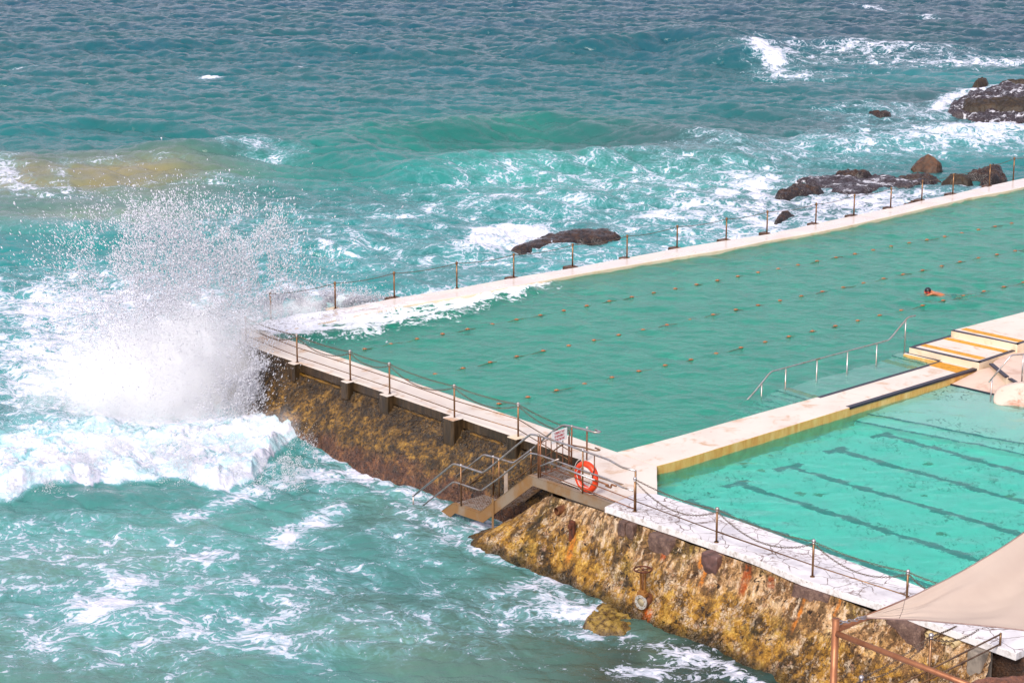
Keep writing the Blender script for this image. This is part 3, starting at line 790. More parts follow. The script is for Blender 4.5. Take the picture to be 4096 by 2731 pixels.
def blob(name, o, sz, mat, seed, sub=4, amp=.25, cuts=4, rot=0., parent=None, sc=1.6, fine=.18, flat=None, boxy=0.):
    """rock: a noisy ball, planed off by a few random cuts"""
    bm = bmesh.new(); bmesh.ops.create_icosphere(bm, subdivisions=sub, radius=1)
    co = np.array([v.co for v in bm.verts]); r = np.random.default_rng(seed)
    for i in range(cuts):
        n = r.normal(size=3); n[2] = abs(n[2]) * .8 + (.1 if i else .8); n /= np.linalg.norm(n); d = r.uniform(.48, .78)
        k = co @ n; co -= np.outer(np.clip(k - d, 0, None) * .92, n)
    if boxy: co = co * (1 - boxy) + boxy * .86 * co / np.abs(co).max(1)[:, None]
    nn = co / (np.linalg.norm(co, axis=1)[:, None] + 1e-9)
    asp = np.array(sz) / max(sz)
    co = co + nn * (((fbm3(co * asp * sc + seed * 3.7, 4) - .5) * 2 * amp) + (fbm3(co * asp * sc * 5 + seed, 4, .6) - .5) * 2 * fine * amp)[:, None]
    if flat is not None: co[:, 2] = np.where(co[:, 2] > flat, flat + (co[:, 2] - flat) * .18, co[:, 2])
    co = co * np.array(sz)
    cr, sr = math.cos(rot), math.sin(rot)
    co = np.stack([co[:, 0] * cr - co[:, 1] * sr, co[:, 0] * sr + co[:, 1] * cr, co[:, 2]], 1)
    f = np.array([[v.index for v in p.verts] for p in bm.faces]); bm.free()
    ob = mesh_np(name, co + (np.array(tuple(o)) if parent is not None else 0), f, mat, True, None, parent)
    if parent is None: ob.location = o
    return ob

# stubs and boulders built into the golden wall, under the slab
def px_m(q, h): return F / ray(q).normalized().dot(Vector((0, math.cos(PITCH), -math.sin(PITCH)))) / ((P(q, h) - CAM).length)
for k, (q, wx, wz, mt, lab, fwd) in enumerate((
        (c(7, 1515, 820), .17, .26, ROCK_PURPLE, 'grey rounded stub under the slab', .1), (c(7, 1570, 838), .17, .27, ROCK_PURPLE, 'second grey rounded stub under the slab', .1),
        (c(8, 262, 715), .36, .48, m_plain('purple_pile', (.13, .065, .055), .45, .6, 4), 'purple-brown pile end under the slab', .05), (c(8, 930, 945), .72, .5, ROCK_PURPLE, 'large dark boulder under the slab', .05),
        (c(8, 1560, 1190), .66, .62, ROCK_PURPLE, 'boulder with a rust stain under the slab', .1), (c(7, 1760, 965), .5, .3, ROCK_PURPLE, 'rough purple boulder beside the rust spot', .0))):
    p = on_wall(q) + rn_ * (-.10 - .05 * (wx > .4)); p.z = min(p.z, -.22 - wz * .78)
    b = blob('corbel', p, (wx, .34, wz), mt, 40 + k, 5, .10, 2, math.atan2(re_.y, re_.x), t_right, boxy=.75)
    b['label'] = lab
# end pillar of the slab
m = MB(); a = K(13, 1900, 700, -.2); m.box(a + Vector((0, .05, -.65)), re_ * .42, rn_ * .5, (0, 0, 1.3)); m.build('pillar', m_plain('grey_pillar', (.30, .25, .20), .8, .5, 4), t_right, bevel=.05)
# drain pipes sticking out under the slab end
for k, (x, y) in enumerate(((1380, 520), (1440, 535), (1545, 585), (1595, 598), (1655, 630))):
    p = on_wall(c(13, x, y)) ; d = (rn_ * .8 + Vector((-.15, 0, -.15))).normalized(); m = MB()
    m.tube([p - d * .3, p + d * .16], .075, 14, cap=False); m.tube([p + d * .16, p - d * .3], .062, 14, cap=False)
    m.build('drain_pipe', m_plain('cream_plastic_pipe', (.62, .48, .26), .4, .3, 9) if k == 0 else bpy.data.materials['cream_plastic_pipe'], t_right, True)
# old outlet pipe near the stair
p = on_wall(c(7, 1085, 735)); d = (K(7, 1040, 752, p.z) - p); d = Vector((-.8, -.6, -.12)).normalized(); m = MB()
m.tube([p - d * .3, p + d * .18], .125, 18, cap=False); m.tube([p + d * .18, p - d * .28], .108, 18, cap=False); m.tube([p - d * .1, p - d * .12], .12, 18)
o = m.build('outlet_pipe', RUSTY, t_right, True); o['label'] = 'short rusty outlet pipe below the stair landing'
# rusty bracket
p = on_wall(c(7, 1168, 885)) + ln_ * .06; m = MB()
m.box(p, le * .2, ln_ * .1, (0, 0, .72)); m.box(p + Vector((0, 0, .2)) + ln_ * .08, le * .12, ln_ * .12, (0, 0, .12)); m.box(p - Vector((0, 0, .2)) + ln_ * .06, le * .1, ln_ * .1, (0, 0, .1))
o = m.build('bracket', m_metal('dark_rust', (.13, .035, .015), (.06, .02, .01), .7, .2, 7, (.3, .08, .02)), t_right, bevel=.02); o['label'] = 'dark rusty iron bracket with an orange run below'

# ------------------------------------------------------------------ valve
vp = on_wall(c(14, 765, 770)) + rn_ * .30
t_v = thing('gate_valve', vp - Vector((0, 0, .3)), 'rusty gate valve with handwheel and grey round flange on the golden wall', 'valve')
ax = (rn_ * .95 + re_ * .08).normalized(); ux = Vector((-ax.y, ax.x, 0)); uz = Vector((0, 0, 1))
m = MB()
def ringdisc(m, o, ax, ux, uz, r0, r1, th, n=28):
    b = len(m.v)
    for i in range(n):
        a = 2 * math.pi * i / n; d = ux * math.cos(a) + uz * math.sin(a)
        for r_, s_ in ((r0, th / 2), (r1, th / 2), (r1, -th / 2), (r0, -th / 2)): m.v.append(tuple(o + d * r_ + ax * s_))
    for i in range(n):
        j = (i + 1) % n
        for k in range(4): m.f.append((b + i * 4 + k, b + j * 4 + k, b + j * 4 + (k + 1) % 4, b + i * 4 + (k + 1) % 4)); m.m.append(0)
ringdisc(m, vp, ax, ux, uz, .125, .205, .05)
fl = m.build('flange', m_plain('grey_flange_paint', (.42, .40, .36), .45, .3, 8), t_v, bevel=.006)
for i in range(8):
    m = MB(); a = 2 * math.pi * (i + .5) / 8; m.tube([vp + (ux * math.cos(a) + uz * math.sin(a)) * .167 + ax * .02, vp + (ux * math.cos(a) + uz * math.sin(a)) * .167 + ax * .036], .014, 6)
    m.build('bolt', RUSTY, fl)
m = MB(); m.tube([vp - ax * .02, vp - ax * .05], .126, 24); m.build('disc', m_plain('pale_disc', (.46, .38, .24), .4, .4, 6), t_v, True)
m = MB(); m.tube([vp - ax * .03, vp - ax * .5], .16, 20); m.build('body', RUSTY, t_v, True)
m = MB(); yk = vp - ax * .06
for s in (-1, 1): m.box(yk + ux * s * .075 + uz * .52, ux * .035, ax * .06, uz * .62)
m.box(yk + uz * .22, ux * .3, ax * .14, uz * .1); m.box(yk + uz * .30, ux * .2, ax * .12, uz * .08); m.box(yk + uz * .84, ux * .2, ax * .08, uz * .05)
m.build('yoke', m_metal('orange_rust', (.34, .15, .035), (.2, .08, .02), .6, .3, 7), t_v, bevel=.01)
m = MB(); m.tube([yk + uz * .2, yk + uz * .98], .02, 8); m.build('stem', RUSTY, t_v, True)
m = MB(); wc_ = yk + uz * .93; m.tube([wc_ + (ux * math.cos(a) + ax * math.sin(a)) * .24 for a in np.linspace(0, 2 * math.pi, 29)[:-1]], .024, 8, closed=True)
for i in range(4):
    a = math.pi * i / 2 + .4; m.tube([wc_, wc_ + (ux * math.cos(a) + ax * math.sin(a)) * .23], .014, 6)
m.sphere(wc_, .04); m.build('handwheel', bpy.data.materials['dark_rust'], t_v, True)

# ------------------------------------------------------------------ pool basins
def struct(o): o['kind'] = 'structure'; return o
XR = 34.0
poolM = [I_CORNER] + FAR_IN[1:] + [Vector((36, 112, 0)), Vector((33, 84, 0))] + [K(11, 2160, 292) + de_ * 9, K(11, 900, 690), K(11, 160, 905)] + [P((3621.6, 1410.7)), P((3755.5, 1444.6))] + DIV_MAIN[:4][::-1]
m = MB(); m.prism([z(p, -2.0) for p in [z(O_CORNER2, 0) + Vector((.1, 0, 0))] + FAR_OUT[3:] + [Vector((37, 112, 0)), Vector((34, 80, 0)), K(11, 2045, 900) + de_ * 3, P((3916, 1471)), I_KID, P((2200, 1795)), O_CORNER + Vector((.3, 0, 0))]], -2.5)
struct(m.build('pool_floor', MFLOOR))

KF = -1.45
k1a, k1b = PW(c(6, 1272, 1262), WK, -.66), PW(c(12, 2101, 1312), WK, -.66)
k2a, k2b = PW(c(6, 1195, 1310), WK, -.95), PW(c(12, 2101, 1472), WK, -.95)
kd1 = (k1b - k1a).normalized(); kd2 = (k2b - k2a).normalized()
bl_a, bl_b = K(12, 955, 378, WK - .03), K(12, 1690, 548, WK - .04); kd3 = (bl_b - bl_a).normalized()
m = MB()
far = 9.0
def quad(m, a, b, cc, d): m.poly([a, b, cc, d])
k1A, k1B = k1a - kd1 * .8, k1b + kd1 * far; k2A, k2B = k2a - kd2 * .8, k2b + kd2 * far; blA, blB = bl_a - kd3 * .5, bl_b + kd3 * far
quad(m, blA, blB, k1B, k1A); quad(m, k1A, k1B, z(k1B, -.95), z(k1A, -.95)); quad(m, z(k1A, -.95), z(k1B, -.95), k2B, k2A); quad(m, k2A, k2B, z(k2B, KF), z(k2A, KF))
big = [z(p, KF) for p in [L_END[4] + Vector((-.4, .3, 0)), R_IN[2] - Vector((.3, .3, 0)), R_IN[4] - Vector((0, .5, 0)), k2B, k2A, I_KID + Vector((-.3, .3, 0))]]
m.poly(big)
struct(m.build('pool_floor', KFLOOR)); kfloor = bpy.data.objects['pool_floor.001']
bpy.context.view_layer.update()
def fl_line(qa, qb, w, ext=0.0, zz=None):
    a, b = PW(qa, WK, KF), PW(qb, WK, KF); d = (b - a).normalized(); b = b + d * ext
    return a, b, d
lanes = [((c(6, 1330, 1420), c(6, 1455, 1393)), c(6, 1402, 1404), c(8, 2352, 152)), ((c(6, 1030, 1527), c(6, 1150, 1498)), c(6, 1095, 1512), c(8, 2352, 347)),
         ((c(8, 690, 133), c(8, 850, 90)), c(8, 780, 112), c(8, 2320, 562)), ((c(8, 350, 243), c(8, 505, 203)), c(8, 440, 224), c(8, 2070, 748)),
         ((c(7, 1885, 700), c(7, 1975, 665)), c(7, 1935, 682), c(8, 1700, 905))]
for (ta, tb), sa, sb in lanes:
    m = MB(); a, b, d = fl_line(sa, sb, .25, 6.0); ribbon(m, [a, b], .27, .005)
    a, b, d = fl_line(ta, tb, .25); ribbon(m, [a - d * .05, b + d * .05], .3, .009)
    o = m.build('lane_line', LINE, kfloor)
m = MB(); ribbon(m, [k1A, k1B], .13, .006); m.build('step_line', LINE, kfloor)
m = MB(); ribbon(m, [k2A, k2B], .13, .006); m.build('step_line', LINE, kfloor)
m = MB(); ribbon(m, [blA, bl_b + kd3 * .2], .10, .006); m.build('step_line', BLACK, kfloor)

# beach ramp, landing and painted boulder at the shallow end
t_be = thing('concrete_landing', bl_b, 'pinkish concrete ramp and landing with broken black edge at the shallow pool end', 'landing')
m = MB(); rt = [K(12, 955, 375, WK + .035), K(12, 1690, 545, WK + .03), K(12, 1850, 390, -.12), K(12, 1595, 100, .0), K(12, 1420, 140, -.02)]
m.prism([rt[0], rt[1], rt[1] + kd3 * 3, rt[2] + kd3 * 3, rt[3], rt[4]], -1.6); m.build('ramp', PINKISH, t_be, bevel=.02)
lq = [K(12, 1590, 62, .16), K(12, 1840, 268, .16), K(12, 1990, 358, .16), K(12, 2350, 470, .16)]
m = MB(); m.prism(rough(lq + [lq[3] + de_ * 6, K(11, 2160, 840, .16) + de_ * 5, K(11, 2060, 880, .16), K(11, 1650, 1140, .16)], .4, .03), -1.2, 0, 1); m.build('landing', [PINKISH, CREAM], t_be, bevel=.03)
m = MB(); a, b = lq[0], lq[1]; d = (b - a).normalized(); nn = Vector((d.y, -d.x, 0)); nn = nn if nn.y < 0 else -nn
for s0, s1 in ((.0, 1.0),):
    m.box((a + b) / 2 + nn * .015 + Vector((0, 0, .008)), (b - a), nn * .15, (0, 0, .05))
a, b = lq[1].lerp(lq[2], .25), lq[2]; m.box((a + b) / 2 + nn * .01 + Vector((0, 0, .008)), (b - a) * .9, nn * .13, (0, 0, .05))
m.build('edge_strip', BLACK, t_be)
m = MB(); dd = (rt[1] - rt[0]).normalized(); fn = Vector((dd.y, -dd.x, 0)); fn = fn if fn.y < 0 else -fn
m.box((rt[0] + rt[1] + kd3 * 1.2) / 2 + fn * .012 - Vector((0, 0, .03)), (rt[1] - rt[0]) + kd3 * 1.2, fn * .05, (0, 0, .09)); m.build('edge_strip', BLACK, t_be)
bp = K(12, 2080, 640, -.2)
tag(blob('painted_boulder', bp + Vector((.35, .25, .0)), (1.25, .9, .52), ROCK_PAINT, 5, 5, .14, 4), 'large rounded boulder daubed with white paint at the edge of the small pool', 'boulder')
# handrail there
t_h2 = thing('landing_handrail', K(12, 1570, 645, WK), 'short stainless handrail standing in the shallow end by the painted boulder', 'handrail')
hb = K(12, 1570, 640, WK); hd = (K(12, 2080, 375, .16) - hb); hd.z = 0; hd.normalize()
m = MB(); tp = PV(c(12, 1602, 285), hb, hd); m.tube([Vector((hb.x, hb.y, -.9)), Vector((tp.x, tp.y, tp.z))], .026); m.build('post', STEEL, t_h2, True)
q = [PV(c(11, 1545, 1520), hb, hd), PV(c(11, 1940, 1045), hb, hd), PV(c(11, 2160, 1030), hb, hd)]; q.append(q[2] + (q[2] - q[1]) * 1.5)
m = MB(); m.tube(round_path(q, .1), .026); m.build('rail', STEEL, t_h2, True)
tp = PV(c(11, 2150, 1032), hb, hd); m = MB(); m.tube([Vector((tp.x, tp.y, .1)), tp], .026); m.build('post', STEEL, t_h2, True)
# ------------------------------------------------------------------ water
def ocean(N, L, V, wd, seed, std, kmin=0., kmax=1e9, spread=2.0, chop=1.0):
    r = np.random.default_rng(seed); k1 = np.fft.fftfreq(N, L / N) * 2 * np.pi
    kx, ky = np.meshgrid(k1, k1, indexing='ij'); k = np.hypot(kx, ky); k[0, 0] = 1
    Lw = V * V / 9.81
    ph = np.exp(-1 / (k * Lw) ** 2) / k ** 4 * np.abs((kx * wd[0] + ky * wd[1]) / k) ** spread
    ph *= np.where((kx * wd[0] + ky * wd[1]) < 0, .25, 1) * np.exp(-(k * .05) ** 2); ph[0, 0] = 0
    ph *= (k > kmin) & (k < kmax)
    s = (r.normal(size=(N, N)) + 1j * r.normal(size=(N, N))) * np.sqrt(ph)
    h = np.fft.ifft2(s).real; kk = std / h.std()
    dx = np.fft.ifft2(-1j * kx / k * s).real; dy = np.fft.ifft2(-1j * ky / k * s).real
    return h * kk, dx * kk * chop, dy * kk * chop, L

def samp(a, L, x, y):
    N = a.shape[0]; u = x / L * N; v = y / L * N
    i = np.floor(u).astype(int); j = np.floor(v).astype(int); fu = u - i; fv = v - j
    i0, i1, j0, j1 = i % N, (i + 1) % N, j % N, (j + 1) % N
    return (a[i0, j0] * (1 - fu) + a[i1, j0] * fu) * (1 - fv) + (a[i0, j1] * (1 - fu) + a[i1, j1] * fu) * fv

wdir = np.array([-.30, -1.0]); wdir /= np.linalg.norm(wdir)
OC = ocean(2048, 240.0, 2.6, wdir, 5, 1.0, spread=3.5, chop=1.3)
OF = ocean(1024, 60.0, 1.35, wdir, 9, 1.0, spread=1.6, chop=1.2)

# polar sheet, finer near the shore
ND, NA = 1240, 1120
_d = np.linspace(45, 232, 20000); _w = np.cumsum(1 / _d * (1 + 1.1 * np.exp(-((_d - 70) / 8.) ** 2))); dn0 = np.interp(np.linspace(_w[0], _w[-1], ND), _w, _d); dfar = 232 * np.exp(np.linspace(0, math.log(9000 / 232), 50))[1:]
D = np.r_[dn0, dfar]; A = np.linspace(-.34, .34, NA); ND = len(D)
X = (D[:, None] * np.tan(A)[None, :]); Y = np.repeat(D[:, None], NA, 1)
x, y = X.ravel(), Y.ravel()
# where each point lies on the chart of the bay (chart units: the photo's, for the flat sea)
dz = SEA - HC
den = y * math.cos(PITCH) - dz * math.sin(PITCH)
U = (CX + F * x / den) / 1.74149
Vv = (CY - F * (dz * math.cos(PITCH) + y * math.sin(PITCH)) / den) / 1.74149

def ell(cx, cy, rx, ry, sl=0.0):
    return np.exp(-(((U - cx) / rx) ** 2 + ((Vv - cy - sl * (U - cx)) / ry) ** 2))
def stroke(pts, hw, wx=None):
    """closeness to a line of chart points; hw = half width across"""
    best = np.full(U.shape, 1e9); wx = wx or hw * 2.5
    x0 = min(p[0] for p in pts) - 3 * wx; x1 = max(p[0] for p in pts) + 3 * wx; y0 = min(p[1] for p in pts) - 3 * hw; y1 = max(p[1] for p in pts) + 3 * hw
    s = np.nonzero((U > x0) & (U < x1) & (Vv > y0) & (Vv < y1))[0]
    u, v = U[s] / wx, Vv[s] / hw; b = np.full(u.shape, 1e9)
    for a, d in zip(pts, pts[1:]):
        ax, ay, bx, by = a[0] / wx, a[1] / hw, d[0] / wx, d[1] / hw
        l2 = (bx - ax) ** 2 + (by - ay) ** 2 + 1e-9
        t = np.clip(((u - ax) * (bx - ax) + (v - ay) * (by - ay)) / l2, 0, 1)
        b = np.minimum(b, (u - ax - t * (bx - ax)) ** 2 + (v - ay - t * (by - ay)) ** 2)
    r = np.zeros(U.shape); r[s] = np.exp(-b); return r

# chop: strong offshore, weak in the lee near the walls
off_ = sstep(330, 60, Vv); lee = sstep(1000, 1300, Vv)
amp = .092 + .03 * off_ + .01 * sstep(700, 400, Vv) - .052 * lee
amp *= .75 + .5 * fbm2(x * .045, y * .045 + 7, 3)
far = sstep(230, 400, D).repeat(NA)
h0, hx, hy, L = OC; f0, fx, fy, Lf = OF
H = samp(h0, L, x, y) * amp; GX = samp(hx, L, x, y) * amp; GY = samp(hy, L, x, y) * amp
fa = .026 + .012 * off_ - .006 * lee
H += samp(f0, Lf, x, y) * fa * (1 - far); GX += samp(fx, Lf, x, y) * fa * (1 - far); GY += samp(fy, Lf, x, y) * fa * (1 - far)
# swells
for pts, hw, a in (([(700, 122), (850, 125), (1000, 132)], 9, .4), ([(1330, 122), (1430, 115), (1560, 108), (1640, 120), (1720, 150)], 12, .95), ([(1700, 112), (1850, 108), (2100, 118)], 9, .5),
                   ([(0, 112), (160, 112), (330, 108)], 8, .4), ([(470, 106), (800, 110)], 7, .3), ([(850, 322), (1000, 318), (1130, 303), (1260, 300), (1450, 312), (1640, 342)], 20, .75), ([(980, 415), (1100, 396), (1250, 388), (1500, 372), (1680, 380)], 20, .7),
                   ([(20, 385), (150, 378), (300, 370), (470, 392)], 30, .32), ([(470, 362), (600, 346), (740, 352), (860, 380)], 20, .6), ([(100, 300), (240, 290), (420, 300)], 12, .35), ([(1700, 250), (2000, 245)], 12, .25),
                   ([(700, 570), (900, 545), (1050, 560)], 26, .35), ([(1150, 470), (1500, 455), (1650, 480)], 18, .35), ([(0, 520), (200, 540)], 22, .3), ([(1950, 340), (2200, 322), (2352, 312)], 14, .5),
                   ([(850, 1230), (1000, 1180)], 30, .10), ([(300, 1420), (700, 1330)], 40, .12), ([(500, 1530), (1000, 1430)], 45, .10)):
    H += stroke(pts, hw * .85, 120 if len(pts) > 2 else 90) * a * 1.45 * (.75 + .5 * fbm2(x * .35, y * .35, 3))

# foam map
foam = np.zeros(U.shape)
def add(a, k):
    global foam
    foam = 1 - (1 - foam) * (1 - np.clip(a * k, 0, 1))
for cx_, cy_, rx, ry, k in ((130, 700, 330, 75, .62), (60, 850, 330, 110, .60), (330, 820, 240, 150, .70), (430, 900, 240, 130, .8), (250, 1000, 320, 70, .55), (450, 680, 200, 60, .4),
                            (320, 1290, 420, 120, .32), (200, 1450, 330, 110, .36), (80, 1250, 200, 60, .26), (560, 1470, 250, 80, .27), (900, 1105, 300, 45, .34), (1050, 1230, 260, 60, .22), (700, 1400, 420, 130, .22), (1100, 1440, 220, 90, .16),
                            (1330, 610, 330, 50, .42), (1480, 415, 420, 40, .36), (1300, 480, 400, 60, .30), (1190, 545, 90, 28, .75), (1180, 560, 80, 22, .6), (1700, 520, 300, 60, .46), (1960, 470, 250, 50, .52), (2050, 335, 300, 34, .44), (2260, 318, 150, 20, .8),
                            (1780, 140, 60, 20, .78), (2030, 140, 330, 20, .42), (2250, 146, 130, 10, .65), (2000, 118, 200, 8, .6), (1830, 175, 110, 10, .5), (2100, 262, 240, 22, .42), (2190, 300, 200, 14, .5), (1720, 420, 60, 22, .6), (1760, 360, 240, 26, .3),
                            (485, 180, 30, 3.2, .95), (690, 155, 12, 2, .8), (40, 157, 40, 2, .6), (1545, 108, 22, 2, .75), (560, 355, 80, 14, .42), (640, 370, 60, 14, .36), (800, 580, 260, 60, .33), (620, 500, 250, 70, .2),
                            (15, 405, 45, 28, .66), (60, 425, 45, 12, .5), (140, 410, 22, 26, .42), (150, 445, 140, 16, .42), (280, 385, 180, 8, .3), (240, 520, 300, 30, .22), (480, 420, 160, 12, .3),
                            (1300, 1400, 130, 34, .74), (1250, 1350, 120, 20, .36), (1390, 1462, 90, 14, .6), (1560, 1500, 110, 30, .42), (1560, 1545, 220, 34, .40), (1130, 1240, 150, 40, .22), (980, 1190, 90, 30, .34)):
    add(ell(cx_, cy_, rx, ry), k)
for pts, hw, k in (([(420, 1190), (560, 1135), (700, 1092), (900, 1085)], 13, .55), ([(640, 1245), (720, 1200), (780, 1165)], 16, .62), ([(220, 1400), (330, 1330), (480, 1270)], 14, .42), ([(80, 1500), (150, 1440), (260, 1400)], 16, .45),
                   ([(1090, 1262), (1200, 1305), (1310, 1345)], 8, .5), ([(1480, 1478), (1640, 1520), (1740, 1565)], 9, .5), ([(730, 1045), (900, 1110), (980, 1145), (1040, 1180)], 12, .5), ([(1010, 1235), (1120, 1205), (1180, 1190)], 8, .25),
                   ([(1960, 10), (2020, 22), (2100, 38), (2180, 50)], 4, .55), ([(1745, 125), (1740, 140), (1790, 165)], 9, .7), ([(2150, 250), (2190, 222), (2280, 204), (2330, 200)], 8, .95), ([(1090, 575), (1110, 550), (1190, 528), (1240, 540)], 14, .9),
                   ([(1020, 440), (1110, 425), (1200, 405)], 6, .4), ([(900, 500), (1150, 470), (1420, 440)], 9, .3), ([(650, 660), (900, 690), (1100, 660)], 20, .5), ([(1300, 640), (1750, 560), (2200, 455)], 24, .30),
                   ([(1745, 455), (1730, 430), (1760, 412)], 9, .8), ([(1880, 470), (2060, 450), (2200, 430)], 12, .4), ([(1500, 500), (1640, 470), (1700, 440)], 9, .45), ([(1600, 640), (1740, 505)], 18, .3)):
    add(stroke(pts, hw), k)
# breaking bore: its leading edge, on the chart
EX = np.array([-400, -100, 0, 25, 70, 130, 200, 225, 310, 400, 500, 590, 640, 730, 860, 945, 1000, 1060, 1100, 1160, 1250, 1400]) * 1.0
EY = np.array([1150, 1180, 1172, 1168, 1152, 1140, 1138, 1116, 1118, 1122, 1118, 1135, 1140, 1132, 1120, 1110, 1080, 1040, 1022, 1010, 1000, 990]) * 1.0
EXs = EX.copy(); EXs[9:] = np.linspace(400, 760, len(EX) - 9)
ed = np.interp(U, EXs, EY) + (fbm2(x * .55, y * .3 + 3, 3, .5) - .5) * 46
sd = ed - Vv                                       # chart units behind the edge
inb = sstep(800, 690, U)
bore = sstep(0, 8, sd) * inb
back = sstep(260, 120, sd)
crest = sstep(-4, 30, sd) * (np.exp(-np.clip(sd - 22, 0, None) / 75.)) * inb
lum = fbm2(x * .95, y * .95, 3, .55); lum2 = fbm2(x * 3.1 + 5, y * 3.1, 4, .62); lum3 = fbm2(x * 9 + 5, y * 9, 3, .6)
hump = .44 + .12 * np.exp(-((U - 560) / 170.) ** 2) - .22 * sstep(560, 700, U) + .25 * np.exp(-((U - 120) / 170.) ** 2)
H += crest * (hump * (.6 + .8 * lum)) * .85
H += sstep(0, 20, sd) * inb * back * ((lum - .5) * .45 + (np.abs(lum2 - .5) * -1.0 + .18) * .40 + (lum3 - .5) * .11 + (fbm2(x * 16, y * 16, 2) - .5) * .035)
holes = sstep(.50, .66, fbm2(x * .55 + 20, y * .8 + 3, 4, .6)) * sstep(60, 120, sd)
foam = np.maximum(foam, bore * back * (1.0 - .50 * holes - .35 * sstep(.5, .62, lum2) * sstep(30, 90, sd)))
H += stroke([(540, 960), (610, 950), (680, 990)], 40, 60) * .35
lump = bore * back
# white water heaped where it is dense
dens = sstep(.55, .9, foam) * (1 - lump)
H += dens * ((lum2 - .42) * .28 + (lum3 - .5) * .10) * sstep(1200, 900, Vv)
# kept low under the far wall's lip and inside the pools
body = np.zeros((len(U), 3)); body[:] = (.010, .125, .135)
def tint(w, colr):
    global body
    w = np.clip(w, 0, 1)[:, None]; body = body * (1 - w) + np.array(colr)[None] * w
tint(sstep(330, 20, Vv), (.007, .068, .102)); tint(sstep(60, -60, Vv) , (.009, .055, .100))
tint(ell(2100, 60, 600, 90) * .7, (.022, .050, .085))
tint(sstep(330, 640, Vv), (.022, .225, .225)); tint(sstep(820, 1250, Vv), (.075, .255, .225))
tint(ell(1150, 330, 420, 60) * .75, (.012, .165, .115)); tint(ell(700, 400, 260, 60) * .7, (.015, .20, .17)); tint(ell(1400, 420, 420, 60) * .85, (.05, .34, .28))
tint(ell(1560, 350, 260, 50) * .75, (.045, .075, .085)); tint(ell(1950, 290, 330, 30) * .6, (.040, .075, .090)); tint(ell(1000, 620, 200, 50) * .5, (.05, .12, .12))
tint(ell(1950, 470, 330, 60) * .7, (.085, .085, .105)); tint(ell(2200, 240, 200, 40) * .6, (.07, .07, .09)); tint(ell(2150, 180, 260, 22) * .6, (.05, .24, .26)); tint(ell(2150, 345, 300, 30) * .6, (.07, .27, .27))
sn_ = .55 + .9 * fbm2(x * .12 + 9, y * .35, 4, .6)
tint(np.clip(ell(260, 410, 250, 40) * 1.0 * sn_, 0, .85), (.25, .20, .085)); tint(np.clip(ell(20, 410, 90, 34) * .9 * sn_, 0, .85), (.34, .24, .11)); tint(ell(120, 490, 380, 36) * .8 * sn_, (.22, .25, .18))
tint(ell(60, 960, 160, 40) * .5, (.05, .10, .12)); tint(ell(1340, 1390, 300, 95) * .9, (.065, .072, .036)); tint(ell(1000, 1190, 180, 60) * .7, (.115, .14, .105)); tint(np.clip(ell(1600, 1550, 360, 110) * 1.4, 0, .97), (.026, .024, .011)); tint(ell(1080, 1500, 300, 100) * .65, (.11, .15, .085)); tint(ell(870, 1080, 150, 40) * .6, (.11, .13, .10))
tint(sstep(.49, .62, fbm2(x * .22, y * .22 + 40, 4)) * sstep(1050, 1250, Vv) * .45, (.13, .19, .13))
tint(lump * .9, (.30, .58, .62))
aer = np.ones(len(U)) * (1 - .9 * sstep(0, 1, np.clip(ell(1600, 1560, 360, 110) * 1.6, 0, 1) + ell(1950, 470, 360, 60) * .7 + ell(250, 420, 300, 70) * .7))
aer *= sstep(60, 330, Vv) * .75 + .25

px_, py_ = x + GX, y + GY
V3 = np.stack([px_, py_, SEA + H], 1)
# leave out what lies under the pools
foot = [O_CORNER + Vector((.5, .15, 0)), O_CORNER2 + Vector((.5, -.1, 0))] + [p - Vector((-.15, .45, 0)) for p in FAR_OUT[2:]] + [Vector((60, 112, 0)), Vector((60, 40, 0))] + [p - rn_ * .35 for p in R_OUT[1:][::-1]] + [L_END[2] + Vector((.2, .5, 0)), L_END[0] + Vector((.3, .3, 0))] + [p - ln_ * .4 for p in L_OUT[1:][::-1]]
ins = in_poly(x, y, [(p.x, p.y) for p in foot])
I = np.arange(ND * NA).reshape(ND, NA)
Fq = np.stack([I[:-1, :-1], I[:-1, 1:], I[1:, 1:], I[1:, :-1]], -1).reshape(-1, 4)
Fq = Fq[~(ins[Fq].all(1))]
used = np.zeros(len(V3), bool); used[Fq] = True; re = np.cumsum(used) - 1
sea = mesh_np('sea', V3[used], re[Fq], SEAM, True, {'foam': foam[used], 'lump': lump[used], 'aer': aer[used], 'body': body[used]})
sea['kind'] = 'structure'

